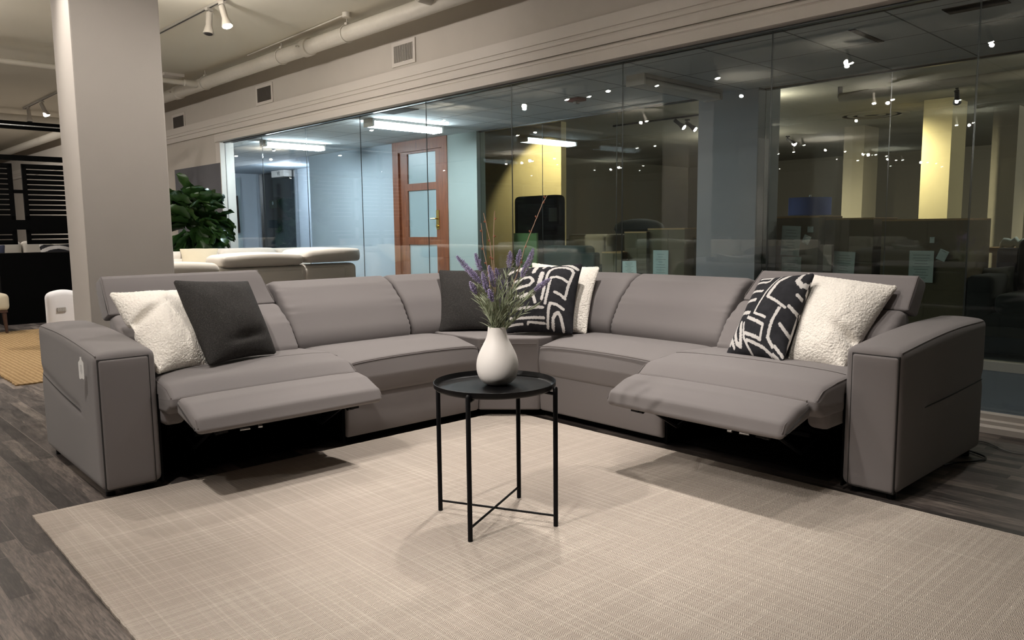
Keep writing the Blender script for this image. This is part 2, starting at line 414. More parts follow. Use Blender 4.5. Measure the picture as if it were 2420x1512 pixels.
# front glazing
seams = [-10.285, -9.214, -8.134, -7.011, -5.893, -4.74, -3.579, -2.423, -1.285, -.16, .97, 2.1, 3.2, 4.3, 5.4]
for i in range(len(seams)-1):
    p = struct(gbox('window_%d' % (i+1), (seams[i]+.003, GX+.035, .098), (seams[i+1]-.003, GX+.047, ZH), M['glass']))
    mb = MB(G); mb.box((seams[i]+.0015, GX+.0385, .098), (seams[i]+.0035, GX+.0435, ZH)); mb.box((seams[i+1]-.0035, GX+.0385, .098), (seams[i+1]-.0015, GX+.0435, ZH))
    mb.build('pane_edge', M['edge'], p, smooth=False)
struct(gbox('trim_5', (-10.3, GX+.02, ZH-.012), (T1, GX+.06, ZH), M['edge']))
# corridor far side
struct(gbox('wall_corridor', (-11.25, G2, 0), (-9.02, G2+.12, ZH+.05), M['bluewall']))
struct(gbox('wall_corridor_pier', (-7.84, G2-.02, 0), (-7.26, G2+.12, ZH+.05), M['greenwall']))
struct(gbox('wall_corridor_pillar', (-4.07, G2-.09, 0), (-3.47, G2+.30, ZH+.05), M['greypillar']))
struct(gbox('wall_corridor_recess', (-15.5, 7.55, 0), (-11.2, 7.65, ZH+.05), M['bluewall']))
struct(gbox('wall_corridor_return', (-11.35, G2, 0), (-11.25, 7.6, ZH+.05), M['bluewall']))
struct(gbox('wall_corridor_end', (-15.6, GX+.1, 0), (-15.5, 7.65, ZH+.05), M['bluewall']))
struct(gbox('ceiling_recess', (-15.6, G2-.01, ZH), (-11.2, 7.65, ZH+.05), M['bluewall']))
seams2 = [-7.26, -6.2, -5.13, -4.07, None, -3.47, -2.41, -1.35, -.28, .8, 1.9, 3, 4.1, 5.2, 6.3, 8]
k = len(seams)
for i in range(len(seams2)-1):
    a, b = seams2[i], seams2[i+1]
    if a is None or b is None: continue
    p = struct(gbox('window_%d' % k, (a+.003, G2+.035, .07), (b-.003, G2+.047, ZH), M['glass2'])); k += 1
    mb = MB(G); mb.box((a+.0015, G2+.039, .07), (a+.003, G2+.043, ZH)); mb.box((b-.003, G2+.039, .07), (b-.0015, G2+.043, ZH))
    mb.build('pane_edge', M['edge'], p, smooth=False)
struct(gbox('trim_6', (-7.26, G2-.02, 0), (-4.07, G2+.08, .07), M['trim'])); struct(gbox('trim_7', (-3.47, G2-.02, 0), (8, G2+.08, .07), M['trim']))
struct(gbox('trim_8', (-7.26, G2+.02, ZH-.012), (8, G2+.06, ZH), M['edge']))
# showroom column beside the sofa
mb = MB(); 
def colpt(px, py, Y): p = ony(px, py, Y); return toG(p)
cm = colpt(215, 740, 4.4); cl_n = cm[1]
def t_on_n(px, py, n): return ong(px, py, n)[0]
ct0 = t_on_n(175, 748, cm[1]); cn1 = ont(413, 640, cm[0])[1]
col = gbox('wall_column', (ct0, cm[1], 0), (cm[0], cn1, ZC), M['column'])
bevel(col, .008, 2); struct(col, 'thick square cream column behind the left end of the grey sofa', 'column')
# ------------------------------------------------------------------ ceiling services
pz = 2.945; pn = 4.2; pr = .074
t = thing('ceiling_pipe', G(-8, pn, pz), 'thick cream painted pipe running above the glass wall', 'pipe')
mb = MB(G); mb.tube([(T0+.1, pn, pz), (T1-.1, pn, pz)], pr, 28); mb.build('pipe', M['pipe'], t)
for tt in (-10.8, -7.35, -3.2, -1.0):
    mb = MB(G); mb.tube([(tt-.06, pn, pz), (tt-.055, pn, pz), (tt+.055, pn, pz), (tt+.06, pn, pz)], [pr+.004, pr+.014, pr+.014, pr+.004], 28)
    mb.tube([(tt-.02, pn-.08, pz+.0), (tt-.02, pn-.13, pz)], .008, 8); mb.tube([(tt-.05, pn-.11, pz), (tt+.0, pn-.11, pz)], .006, 8)
    mb.build('pipe_coupling', M['pipe'], t)
for tt in (-9.9, -6.6, -7.9, -4.6):
    mb = MB(G)
    mb.tube([(tt, pn, pz+pr+.02), (tt, pn, ZC)], .0045, 6)
    a = [(tt, pn+(pr+.006)*math.cos(q*PI/8), pz+(pr+.006)*math.sin(q*PI/8)) for q in range(17)]; mb.tube(a, .006, 6, cap=False)
    mb.box((tt-.02, pn-.015, pz+pr+.005), (tt+.02, pn+.015, pz+pr+.03)); mb.build('hanger', M['pipe'], t)
def branch(name, t0, n0, n1, z, r, label):
    tt = thing(name, G(t0, n1, z), label, 'pipe')
    mb = MB(G); mb.tube([(t0, n0, z), (t0, n1, z)], r, 16); mb.build('pipe', M['pipe'], tt)
    mb = MB(G); mb.tube([(t0, n1-.16, z), (t0, n1-.15, z), (t0, n1+.0, z)], [r, r+.01, r+.014], 16); mb.build('elbow', M['pipe'], tt)
branch('branch_pipe', -10.02, -3, pn-.07, 2.94, .032, 'thin cream branch pipe crossing the ceiling behind the column')
branch('branch_pipe', -5.22, cn1+.01, pn-.05, 2.965, .042, 'short cream branch pipe meeting the thick pipe at the top')
branch('branch_pipe', -14.8, -3, pn-.07, 2.93, .08, 'fat cream pipe above the black slatted divider')
def conduit(name, a, b, label):
    tt = thing(name, G(*a), label, 'conduit')
    mb = MB(G); mb.tube([a, b], .008, 8); mb.build('tube', M['pipe'], tt)
    mb = MB(G); mb.lathe([(.0, 0), (.04, 0), (.042, -.004), (.042, -.035), (.036, -.04), (0, -.04)], (b[0], b[1]), 16); 
    mb.v = [v+Vector((0, 0, 0)) for v in mb.v]
    o = MB(G); o.tube([(b[0]+.0, b[1], ZC-.001), (b[0], b[1], ZC-.045)], .042, 16); o.build('junction_box', M['pipe'], tt)
conduit('ceiling_conduit', (-8.7, 4.20, ZC-.012), (-6.47, 4.12, ZC-.012), 'slim ceiling conduit ending in a round junction box')
# air vents in the wall
M['ventgrey'] = flat('dark_grey_vent', (.13, .115, .10, 1), .8)  # plain dark grey for the two smaller vents
def vent(tc, zc, w, h, lab, nsl=18, lm='trim'):
    tt = thing('air_vent', G(tc, GX, zc), lab, 'vent', 'wall vents above the glass')
    mb = MB(G); b = .035
    for a, c in (((tc-w/2-b, zc-h/2-b), (tc+w/2+b, zc-h/2)), ((tc-w/2-b, zc+h/2), (tc+w/2+b, zc+h/2+b)), ((tc-w/2-b, zc-h/2), (tc-w/2, zc+h/2)), ((tc+w/2, zc-h/2), (tc+w/2+b, zc+h/2))):
        mb.box((a[0], GX-.012, a[1]), (c[0], GX-.0005, c[1]))
    mb.build('frame', M['trim'], tt, smooth=False)
    gbox('backing', (tc-w/2, GX-.003, zc-h/2), (tc+w/2, GX-.0005, zc+h/2), M['groove' if lm == 'trim' else 'ventgrey'], tt)
    mb = MB(G)
    for i in range(nsl):
        x = tc-w/2+w*(i+.5)/nsl; mb.box((x-.0022, GX-.011, zc-h/2), (x+.0022, GX-.003, zc+h/2))
    mb.build('louvres', M[lm], tt, smooth=False)
vent(-6.158, 2.745, .30, .155, 'largest white wall vent with upright louvres')
vent(-9.0, 2.73, .36, .165, 'middle wall vent beneath the pipe', lm='ventgrey')
vent(-11.7, 2.68, .40, .165, 'leftmost wall vent beside the column', lm='ventgrey')
gv = ont(423, 178, -10.3)
o = gbox('ceiling_grille', (-10.8, 3.85, ZC-.035), (-10.3, 4.1, ZC-.001), M['trim']); tag(o, 'small square ceiling grille beside the column', 'vent')
# track lighting -------------------------------------------------------------
M['track_white'] = flat('track_enamel', (.40, .37, .32, 1), .45, var=.02)
def track(name, t0, t1, n, label, mat='track_white', z=ZC, perp=False):
    tt = thing(name, G((t0+t1)/2, n, z-.02), label, 'lighting track')
    mb = MB(G); mb.box((t0, n-.017, z-.022), (t1, n+.017, z-.001)); mb.build('rail', M[mat], tt, smooth=False)
    gbox('slot', (t0+.02, n-.005, z-.0235), (t1-.02, n+.005, z-.021), M['groove'], tt)
    for e in (t0, t1): gbox('end_cap', (e-.03, n-.022, z-.03), (e+.03, n+.022, z-.001), M[mat], tt)
    return tt
NT1 = 3.08
track('ceiling_track', -8.6, 2.5, NT1, 'white lighting track over the grey sofa')
track('ceiling_track', -14.6, -10.9, 3.22, 'far white lighting track left of the column')
track('ceiling_track', -20, 4, .86, 'long white lighting track reflected in the glass')
track('ceiling_track', -20, 2, -1.45, 'second lighting track behind the viewer, reflected in the glass')
track('ceiling_track', -20, 2, -5.8, 'rear lighting track far behind the viewer, reflected in the glass')
def head_proto(name, mat, tilt, label, group, lit=True):
    r = thing(name, (0, 0, 0), label, 'spotlight', group)
    mb = MB(); mb.box((-.035, -.016, -.045), (.035, .016, -.022)); mb.tube([(0, 0, -.045), (0, 0, -.085)], .009, 10); mb.build('mount', M[mat], r, local=True)
    d = Vector((math.sin(tilt), 0, -math.cos(tilt))); o = Vector((0, 0, -.08))
    mb = MB(); mb.tube([o-d*.025, o-d*.02, o+d*.095, o+d*.10, o+d*.165, o+d*.17], [.022, .028, .028, .030, .048, .048], 20); mb.build('lamp_body', M[mat], r, local=True)
    mb = MB(); mb.tube([(0, .016, -.06), (-.03, .03, -.07), tuple(o-d*.02+Vector((0, .02, 0)))], .003, 6); mb.build('cord', M[mat], r, local=True)
    mb = MB(); mb.tube([o+d*.169, o+d*.176, o+d*.181], [.038, .034, .022], 20); mb.build('bulb_face', M['bulb'] if lit else M['groove'], r, local=True)
    return r
HA = head_proto('track_spotlight', 'track_white', .35, 'white track spotlight glowing near the column, tilted towards the sofa', 'white track spotlights')
HB = head_proto('track_spotlight', 'track_white', .12, 'unlit white track spotlight beside the glowing one', 'white track spotlights', lit=False)
GR = -GA
HA.location = G(-6.82, NT1, ZC); HA.rotation_euler = (0, 0, GR+.2)
HB.location = G(-7.1, NT1, ZC); HB.rotation_euler = (0, 0, GR-1.2)
vis = [(-2.9, NT1, 'track spotlight directly above the sofa corner', .4), (-2.4, NT1, 'track spotlight above the right recliner', 2.), (-.9, NT1, 'track spotlight above the right arm', 1.), (-4.6, NT1, 'track spotlight above the back of the left wing', 2.5),
       (-13.55, 3.22, 'lit track spotlight high on the far left above the divider', 1.2), (-11.9, 3.22, 'far left track spotlight half hidden by the column edge', .8)]
for tt, nn, lb, rz in vis: copy_thing(HA, G(tt, nn, ZC), GR+rz, lb)
copy_thing(HB, G(-14.35, 3.22, ZC), GR, 'unlit track spotlight at the end of the far left track')
refl = [(-7.49, .9), (-7.12, .86), (-6.69, .95), (-6.02, .83), (-5.26, .63), (-3.8, .28), (-2.43, .25), (-18, .9), (-16.3, .83), (-12.02, 1.1), (-10.19, .94),
        (-8.08, -1.77), (-10.9, -1.48), (-10.35, -1.44), (-19.7, -1.44), (-19, -1.3), (-16.4, -.95), (-4.75, -2.9), (-4.45, -2.73), (-9.57, -4.42),
        (-13.8, -5.7), (-15.0, -7.05), (-15.76, -5.84), (-14.68, -5.73), (-8.15, -7.24), (-8.13, -7.67), (-9.52, -9.2), (-9.05, -9.1), (-9.23, -11.9), (-8.2, -10.0),
        (-8.05, -11.5), (-8.02, -12.1), (-8.35, -13.7), (-11.9, -13.9), (-4.66, -9.13), (-4.34, -8.87), (-24.2, -3.83), (-24.2, -4.24), (-22.1, -3.34), (-21.5, -3.6), (-20.1, -4.66), (-18.6, -5.89)]
for i, (tt, nn) in enumerate(refl):
    copy_thing(HA, G(tt, nn, ZC-.06), GR+random.uniform(-1, 1), 'glowing ceiling spotlight seen only as a reflection in the glass', 'reflected ceiling spotlights', scale=(.72, .72, .72))

# ------------------------------------------------------------------ rugs
def roughplane(fr, u0, u1, v0, v1, z0, z1, name, mat, parent=None, ext=.0014, step=.02):
    mb = MB(fr); nu = int((u1-u0)/step); nv = int((v1-v0)/step)
    out = []
    for i in range(nu+1): out.append((u0+(u1-u0)*i/nu, v0))
    for j in range(1, nv+1): out.append((u1, v0+(v1-v0)*j/nv))
    for i in range(1, nu+1): out.append((u1-(u1-u0)*i/nu, v1))
    for j in range(1, nv): out.append((u0, v1-(v1-v0)*j/nv))
    out = [(a+random.uniform(-ext, ext), b+random.uniform(-ext, ext)) for a, b in out]
    mb.poly(out, z0, z1); return mb
def area_rug():
    r = bpy.data.objects.new('area_rug', None)
    mb = roughplane(ident, .0, 4.2, -2.47, -.03, 0, .008, 'x', None)
    o = mb.build('area_rug', M['rug'], smooth=False); o.location = P0+Vector((0, 0, .0005)); o.rotation_euler = (0, 0, -SA); return o
tag(area_rug(), 'large beige herringbone woven rug under the round black table', 'rug')
jl = ong(0, 0, 1)
mb = roughplane(ident, -9.98, -6.35, 1.21, 3.1, 0, .01, 'x', None, ext=.008)
o = mb.build('jute_rug', M['jute'], smooth=False); o.rotation_euler = (0, 0, -GA); o.location = (0, 0, .0005)
# EG frame rotated: x->EG, y->NG
tag(o, 'golden braided jute rug on the floor left of the grey sofa', 'rug')

# ------------------------------------------------------------------ sectional sofa
sofa = thing('sectional_sofa', S(0, 0, 0), 'large grey L-shaped reclining sectional sofa with both footrests raised', 'sofa')
def FR(side):
    return ((lambda w, d, z: S(w, d, z)), True) if side == 'R' else ((lambda w, d, z: S(d, w, z)), False)
def roundprof(ctrl, step=.018):
    """ctrl: list of (d,z,radius) closed, returns dense loop"""
    n = len(ctrl); out = []
    for i in range(n):
        p = Vector(ctrl[i][:2]); a = Vector(ctrl[i-1][:2]); b = Vector(ctrl[(i+1) % n][:2]); r = ctrl[i][2]
        da = (a-p); db = (b-p); ang = da.angle(db); k = min(r/math.tan(ang/2), da.length*.49, db.length*.49); rr = k*math.tan(ang/2)
        pa = p+da.normalized()*k; pb = p+db.normalized()*k
        if rr < 1e-4: out.append(tuple(p)); continue
        m = 6
        for j in range(m+1):
            s = j/m; q = pa.lerp(p, s).lerp(p.lerp(pb, s), s); out.append(tuple(q))
    den = []
    for i in range(len(out)):
        p = Vector(out[i]); q = Vector(out[(i+1) % len(out)]); L = (q-p).length; m = max(1, int(L/step))
        for j in range(m): den.append(tuple(p.lerp(q, j/m)))
    return [Vector(x) for x in den]
def area2(p): return sum(p[i-1][0]*p[i][1]-p[i][0]*p[i-1][1] for i in range(len(p)))
def loft(mb, prof, w0, w1, r, step=.03, deform=None, path=None):
    if area2(prof) < 0: prof = prof[::-1]
    n = len(prof); nor = []
    for i in range(n):
        tn = prof[(i+1) % n]-prof[i-1]; nor.append(Vector((tn[1], -tn[0])).normalized())   # outward for CCW
    ws = []
    for k in range(6): x = r*(1-math.cos(k/5*PI/2)); ws.append((w0+x, r-math.sqrt(max(0, r*r-(r-x)**2))))
    m = max(2, int((w1-w0-2*r)/step))
    for k in range(1, m): ws.append((w0+r+(w1-w0-2*r)*k/m, 0))
    for k in range(5, -1, -1): x = r*(1-math.cos(k/5*PI/2)); ws.append((w1-x, r-math.sqrt(max(0, r*r-(r-x)**2))))
    vs = []
    for w, a in ws:
        for i in range(n):
            q = prof[i]-nor[i]*a
            p = (w, q[0], q[1])
            if deform: p = deform(w, q[0], q[1])
            if path: p = path(*p)
            vs.append(tuple(p))
    fs = []
    for k in range(len(ws)-1):
        for i in range(n):
            j = (i+1) % n; fs.append((k*n+i, (k+1)*n+i, (k+1)*n+j, k*n+j))
    fs += [tuple(range(n)), tuple((len(ws)-1)*n+i for i in range(n))[::-1]]
    mb.add(vs, fs)
def gather(w0, w1, amp=.004, fr=95, edge=.05):
    def f(w, d, z):
        e = math.exp(-min(w-w0, w1-w)/edge*1.0)
        s = math.sin(z*fr*2+1.7*math.sin(z*23))*amp*e
        return (w, d+s, z+s*.4)
    return f
A0, A1, R1, ARM = .245, 1.110, 1.982, 2.205
for side in ('L', 'R'):
    fr, flip = FR(side)
    ex = 0 if side == 'R' else -.085       # the left footrest is out a little less
    # --- arm
    aw0, aw1 = (1.985, 2.203) if side == 'R' else (1.985, 2.218)
    seamz = (lambda d: .342+.016*(-d-.2)/.78) if side == 'R' else (lambda d: .326+.072*(-d-.2)/.78)
    def crown(w, d, z):
        k = min(1, max(0, (z-.3)/.25)); s = math.sin(PI/2*min(1, max(0, -d/.75)))
        z2 = z+k*(.045*s+.008*math.sin(PI*min(1, max(0, (w-aw0)/(aw1-aw0)))))
        b = .010*math.sin(PI*min(1, max(0, (z-.04)/.56)))*math.sin(PI*min(1, max(0, -d/.97)))
        if w > (aw0+aw1)/2+.05:
            w += b
            if d < -.21:
                zc = seamz(d)
                w -= .006*math.exp(-((z-zc)/.02)**2)*min(1, (-d-.21)/.06)
        return (w, d, z2)
    mb = MB(fr, flip); mb.rbox((aw0, -.975, .032), (aw1, .0, .592), .029, .012, crown)
    arm = mb.build('armrest', M['sofa'], sofa, auto=60)
    mb = MB(fr, flip); mb.rbox((aw0+.0265, -.08, .034), (aw1-.0095, .0012, .5745), .004, .1); mb.build('panel_gap_shade', M['groove'], arm)  # dark strip standing for the shadow in the groove around the panel
    mb = MB(fr, flip); mb.rbox((aw0+.029, -.08, .038), (aw1-.0115, .006, .5715), .012, .03); mb.build('front_panel', M['sofa'], arm)
    mb = MB(fr, flip)
    pts = []
    for k in range(22):
        d = -.010-.93*k/21; q = crown(aw1-.0078, d, .5852); pts.append(q)
    mb.tube(pts, .0022, 6); mb.build('seam', M['sofa'], arm)
    mb = MB(fr, flip); mb.tube([(crown(aw1, d, seamz(d))[0]+.0008, d, seamz(d)) for d in [-.235-.725*k/24 for k in range(25)]], [.0008]+[.0030]*23+[.0015], 6)
    mb.build('side_seam', M['groove'], arm)  # dark tube laid in the dent as the seam's shade
    for (a, b) in ((aw0+.04, -.06), (aw1-.04, -.06), (aw0+.04, -.9), (aw1-.04, -.9)):
        mb = MB(fr, flip); mb.tube([(a, b, .0), (a, b, .05)], .018, 10); mb.build('glide_foot', M['black'], arm)
    # --- armless base panel
    mb = MB(fr, flip); mb.rbox((A0+.002, -.75, .045), (A1-.006, .0, .262), .014, .06, lambda w, d, z: (w, d+(.006*math.sin(PI*min(1, max(0, (z-.045)/.2))) if d > -.02 else 0), z))
    mb.build('base_panel', M['sofa'], sofa)
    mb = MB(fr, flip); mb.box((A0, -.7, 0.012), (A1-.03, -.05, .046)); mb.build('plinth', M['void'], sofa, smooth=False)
    # --- armless seat cushion
    prof = roundprof([(-.62, .26, .02), (.006, .25, .03), (.016, .33, .12), (.004, .419, .028), (-.20, .463, .3), (-.62, .452, .03)])
    bul = lambda w, a, b: max(0, math.sin(PI*min(1, max(0, (w-a)/(b-a)))))**.7
    def dimple(w, d, z):
        k = bul(w, A0, A1); f = min(1, max(0, (d+.45)/.4))
        return (w, d+(.016*k if d > -.05 and z < .44 else 0)*(1-abs(z-.34)/.12 if abs(z-.34) < .12 else 0), z+.014*k*f*min(1, max(0, (z-.30)/.12))-(.010*math.exp(-((min(w-A0, A1-w))/.04))*(1 if z > .4 else 0)))
    mb = MB(fr, flip); loft(mb, prof, A0, A1-.002, .018, deform=dimple); sc1 = mb.build('seat_cushion', M['sofa'], sofa, auto=60)
    mb = MB(fr, flip); mb.tube([dimple(w, .0075, .4175) for w in [A0+.012+(A1-A0-.03)*k/30 for k in range(31)]], .0026, 6); mb.build('piping', M['seam'], sc1)
    # --- recliner seat cushion
    cr = .222+ex
    prof = roundprof([(-.62, .30, .02), (cr-.07, .325, .03), (cr+.002, .362, .025), (cr-.004, .405, .022), (cr-.075, .452, .09), (-.12, .474, .3), (-.62, .455, .03)])
    mb = MB(fr, flip); loft(mb, prof, A1, R1, .022, deform=lambda w, d, z: (w, d, z+.012*bul(w, A1, R1)*min(1, max(0, (z-.36)/.08))*min(1, max(0, (d+.45)/.4))*(1 if d < cr-.02 else .3)-(.008*math.exp(-(min(w-A1, R1-w))/.04)*(1 if z > .4 else 0)))); s2 = mb.build('seat_cushion', M['sofa'], sofa, auto=60)
    mb = MB(fr, flip); mb.tube([(A1+.006, d, z) for d, z in ((-.2, .458), (-.05, .458), (.04+ex, .452), (cr-.06, .433), (cr-.012, .402))], .0024, 6)
    mb.tube([(R1-.006, d, z) for d, z in ((-.2, .458), (-.05, .458), (.04+ex, .452), (cr-.06, .433), (cr-.012, .402))], .0024, 6)
    mb.tube([(w, -.065+ex*.4, .4712+.0108*bul(w, A1, R1)-.008*math.exp(-(min(w-A1, R1-w))/.04)) for w in [A1+.02+(R1-A1-.04)*k/30 for k in range(31)]], .0016, 6)
    mb.build('piping', M['seam'], s2)
    # --- footrest
    prof = roundprof([(cr, .335, .02), (cr+.205, .288, .012), (cr+.222, .302, .018), (cr+.202, .350, .035), (cr+.10, .393, .10), (cr+.022, .404, .025), (cr, .393, .012)])
    mb = MB(fr, flip); loft(mb, prof, A1+.004, R1-.018, .024, deform=lambda w, d, z: (w, d+.010*bul(w, A1, R1-.014)*(1 if d > cr+.15 else 0), z+.007*bul(w, A1, R1-.014)*(1 if z > .34 and d > cr+.02 else 0))); ft = mb.build('footrest', M['sofa'], sofa, auto=60)
    mb = MB(fr, flip); mb.tube([(w, cr-.002, .398) for w in (A1+.03, R1-.04)], .006, 6); mb.build('fold_line', M['seam'], ft)
    mb = MB(fr, flip)
    for e in (A1+.0105, R1-.0245): mb.tube([(e, cr+.02, .397), (e, cr+.195, .345), (e, cr+.213, .315)], .0022, 6)
    mb.build('piping', M['seam'], ft)
    # --- recliner box, mechanism
    mb = MB(fr, flip)
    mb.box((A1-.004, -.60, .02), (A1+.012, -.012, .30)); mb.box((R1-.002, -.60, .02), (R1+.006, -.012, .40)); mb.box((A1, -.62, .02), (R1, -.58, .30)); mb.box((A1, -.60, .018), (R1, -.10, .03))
    mb.build('recess_shade', M['void'], sofa, smooth=False)  # black boards paint the deep shade under the raised footrest
    mb = MB(fr, flip); mb.rbox((R1-.10, -.10, .265), (R1-.004, .11+ex, .37), .03, .03); mb.build('seat_side', M['sofa'], sofa)
    mech = thing('mech', (0, 0, 0), None, None); bpy.data.objects.remove(mech)
    mb = MB(fr, flip)
    for e in (A1+.12, R1-.14):
        for a, b in (((-.35, .12), (.06+ex, .25)), ((-.35, .25), (.06+ex, .14)), ((.06+ex, .25), (.34+ex, .285)), ((.06+ex, .14), (.30+ex, .275)), ((-.35, .12), (-.35, .28))):
            mb.tube([(e, a[0], a[1]), (e, b[0], b[1])], .009, 6)
    mb.tube([(A1+.12, -.02, .20), (R1-.14, -.02, .20)], .011, 8); mb.build('recliner_mechanism', M['black'], sofa)
    for e in (A1+.12, R1-.14):
        mb = MB(fr, flip); mb.box((e-.028, .30+ex, .262), (e+.012, .37+ex, .292)); mb.tube([(e-.02, .33+ex, .262), (e+.01, .33+ex, .262)], .013, 10)
        mb.build('bracket', M['black'], sofa)
    mb = MB(fr, flip)
    for e, r_, q_ in ((A1+.50, .0085, .02), (A1+.555, .006, .045)): mb.tube([(e, .235+ex, .226), (e+q_, .235+ex, .228)], r_, 12)
    mb.build('motor_fitting', M['chrome'], sofa)
    # --- backs
    bprof = roundprof([(-.44, .40, .03), (-.405, .50, .12), (-.50, .66, .25), (-.615, .765, .07), (-.70, .800, .05), (-.80, .775, .06), (-.86, .66, .06), (-.80, .40, .03)], .016)
    B0, B1 = .405, 1.150
    mb = MB(fr, flip); loft(mb, bprof, B0, B1, .028, step=.014, deform=gather(B0, B1)); mb.build('back_cushion', M['sofa'], sofa, auto=70)
    rprof = roundprof([(-.37, .40, .03), (-.345, .47, .07), (-.44, .605, .2), (-.575, .690, .03), (-.64, .685, .03), (-.72, .40, .03)], .016)
    C0, C1 = 1.158, 1.985
    mb = MB(fr, flip); loft(mb, rprof, C0, C1, .030, step=.014, deform=gather(C0, C1, .004)); mb.build('back_cushion', M['sofa'], sofa, auto=70)
    hprof = roundprof([(-.585, .690, .02), (-.600, .712, .03), (-.688, .826, .016), (-.705, .838, .012), (-.80, .800, .03), (-.70, .650, .03)], .016)
    mb = MB(fr, flip); loft(mb, hprof, C0+.012, C1+.012, .014, step=.014, deform=lambda w, d, z: (w+.32*max(0, z-.70)*(1-min(1, (w-C0)/.3)), d, z+((.03 if side == 'L' else .004)*min(1, max(0, (z-.72)/.08))))); hd = mb.build('headrest', M['sofa'], sofa, auto=70)
    mb = MB(fr, flip)
    lz = .03 if side == 'L' else .004
    for e, sh in ((C0+.018, .04), (C1+.007, 0)): mb.tube([(e, -.598, .700), (e, -.605, .717), (e+sh, -.688, .826+lz), (e+sh, -.703, .837+lz)], .0022, 6)
    mb.build('piping', M['seam'], hd)
    # back shell
    mb = MB(fr, flip); mb.rbox((.36, -.955, .045), (1.983, -.72, .58), .03, .05); mb.build('back_shell', M['sofa'], sofa)
# wedge
c = .36
mb = MB(lambda a, b, z: S(a, b, z), True)
def wpath(w, d, z):
    if w < 0: return (c-w, d, z) if False else (c+(-w), d, z)
    L = PI/2*(c+.6)
    ph = w/L*PI/2
    if w > L: return (d, c+(w-L), z)
    return (c-(c-d)*math.sin(ph), c-(c-d)*math.cos(ph), z)
L = PI/2*(c+.6)
loft(mb, bprof, -.04, L+.04, .025, step=.03, path=wpath); mb.flip = False
o = mb.build('corner_back_cushion', M['sofa'], sofa, auto=70)
mb = MB(S, True); loft(mb, roundprof([(-.95, .05, .02), (-.76, .05, .02), (-.76, .66, .03), (-.95, .64, .04)]), -.02, L+.02, .01, step=.06, path=wpath); mb.build('corner_back_shell', M['sofa'], sofa)
arcp = [(c-(c+.5)*math.sin(PI/2*k/10), c-(c+.5)*math.cos(PI/2*k/10)) for k in range(11)]
wpl = [(A0-.003, .0), (.0, A0-.003), (-.5, A0-.003)]+[p for p in arcp[::-1] if p[1] < A0-.01 and p[0] < A0-.01]+[(A0-.003, -.5)]
mb = MB(S, True); mb.poly([(a, b) for a, b in wpl], .258, .460)
o = mb.build('corner_seat_cushion', M['sofa'], sofa); bevel(o, .026, 4)
bi = .012
mb = MB(S, True); mb.poly(wpl, .045, .262); o = mb.build('corner_base', M['sofa'], sofa); bevel(o, .01, 2)
mb = MB(S, True); mb.tube([(A0-.012, .0105, .428), (.0105, A0-.012, .428)], .0026, 6); mb.build('piping', M['seam'], sofa)
mb = MB(S, True); mb.poly([(A0-.03, -.05), (-.05, A0-.03), (-.5, A0-.03), (A0-.03, -.5)], .012, .046); mb.build('plinth', M['void'], sofa, smooth=False)

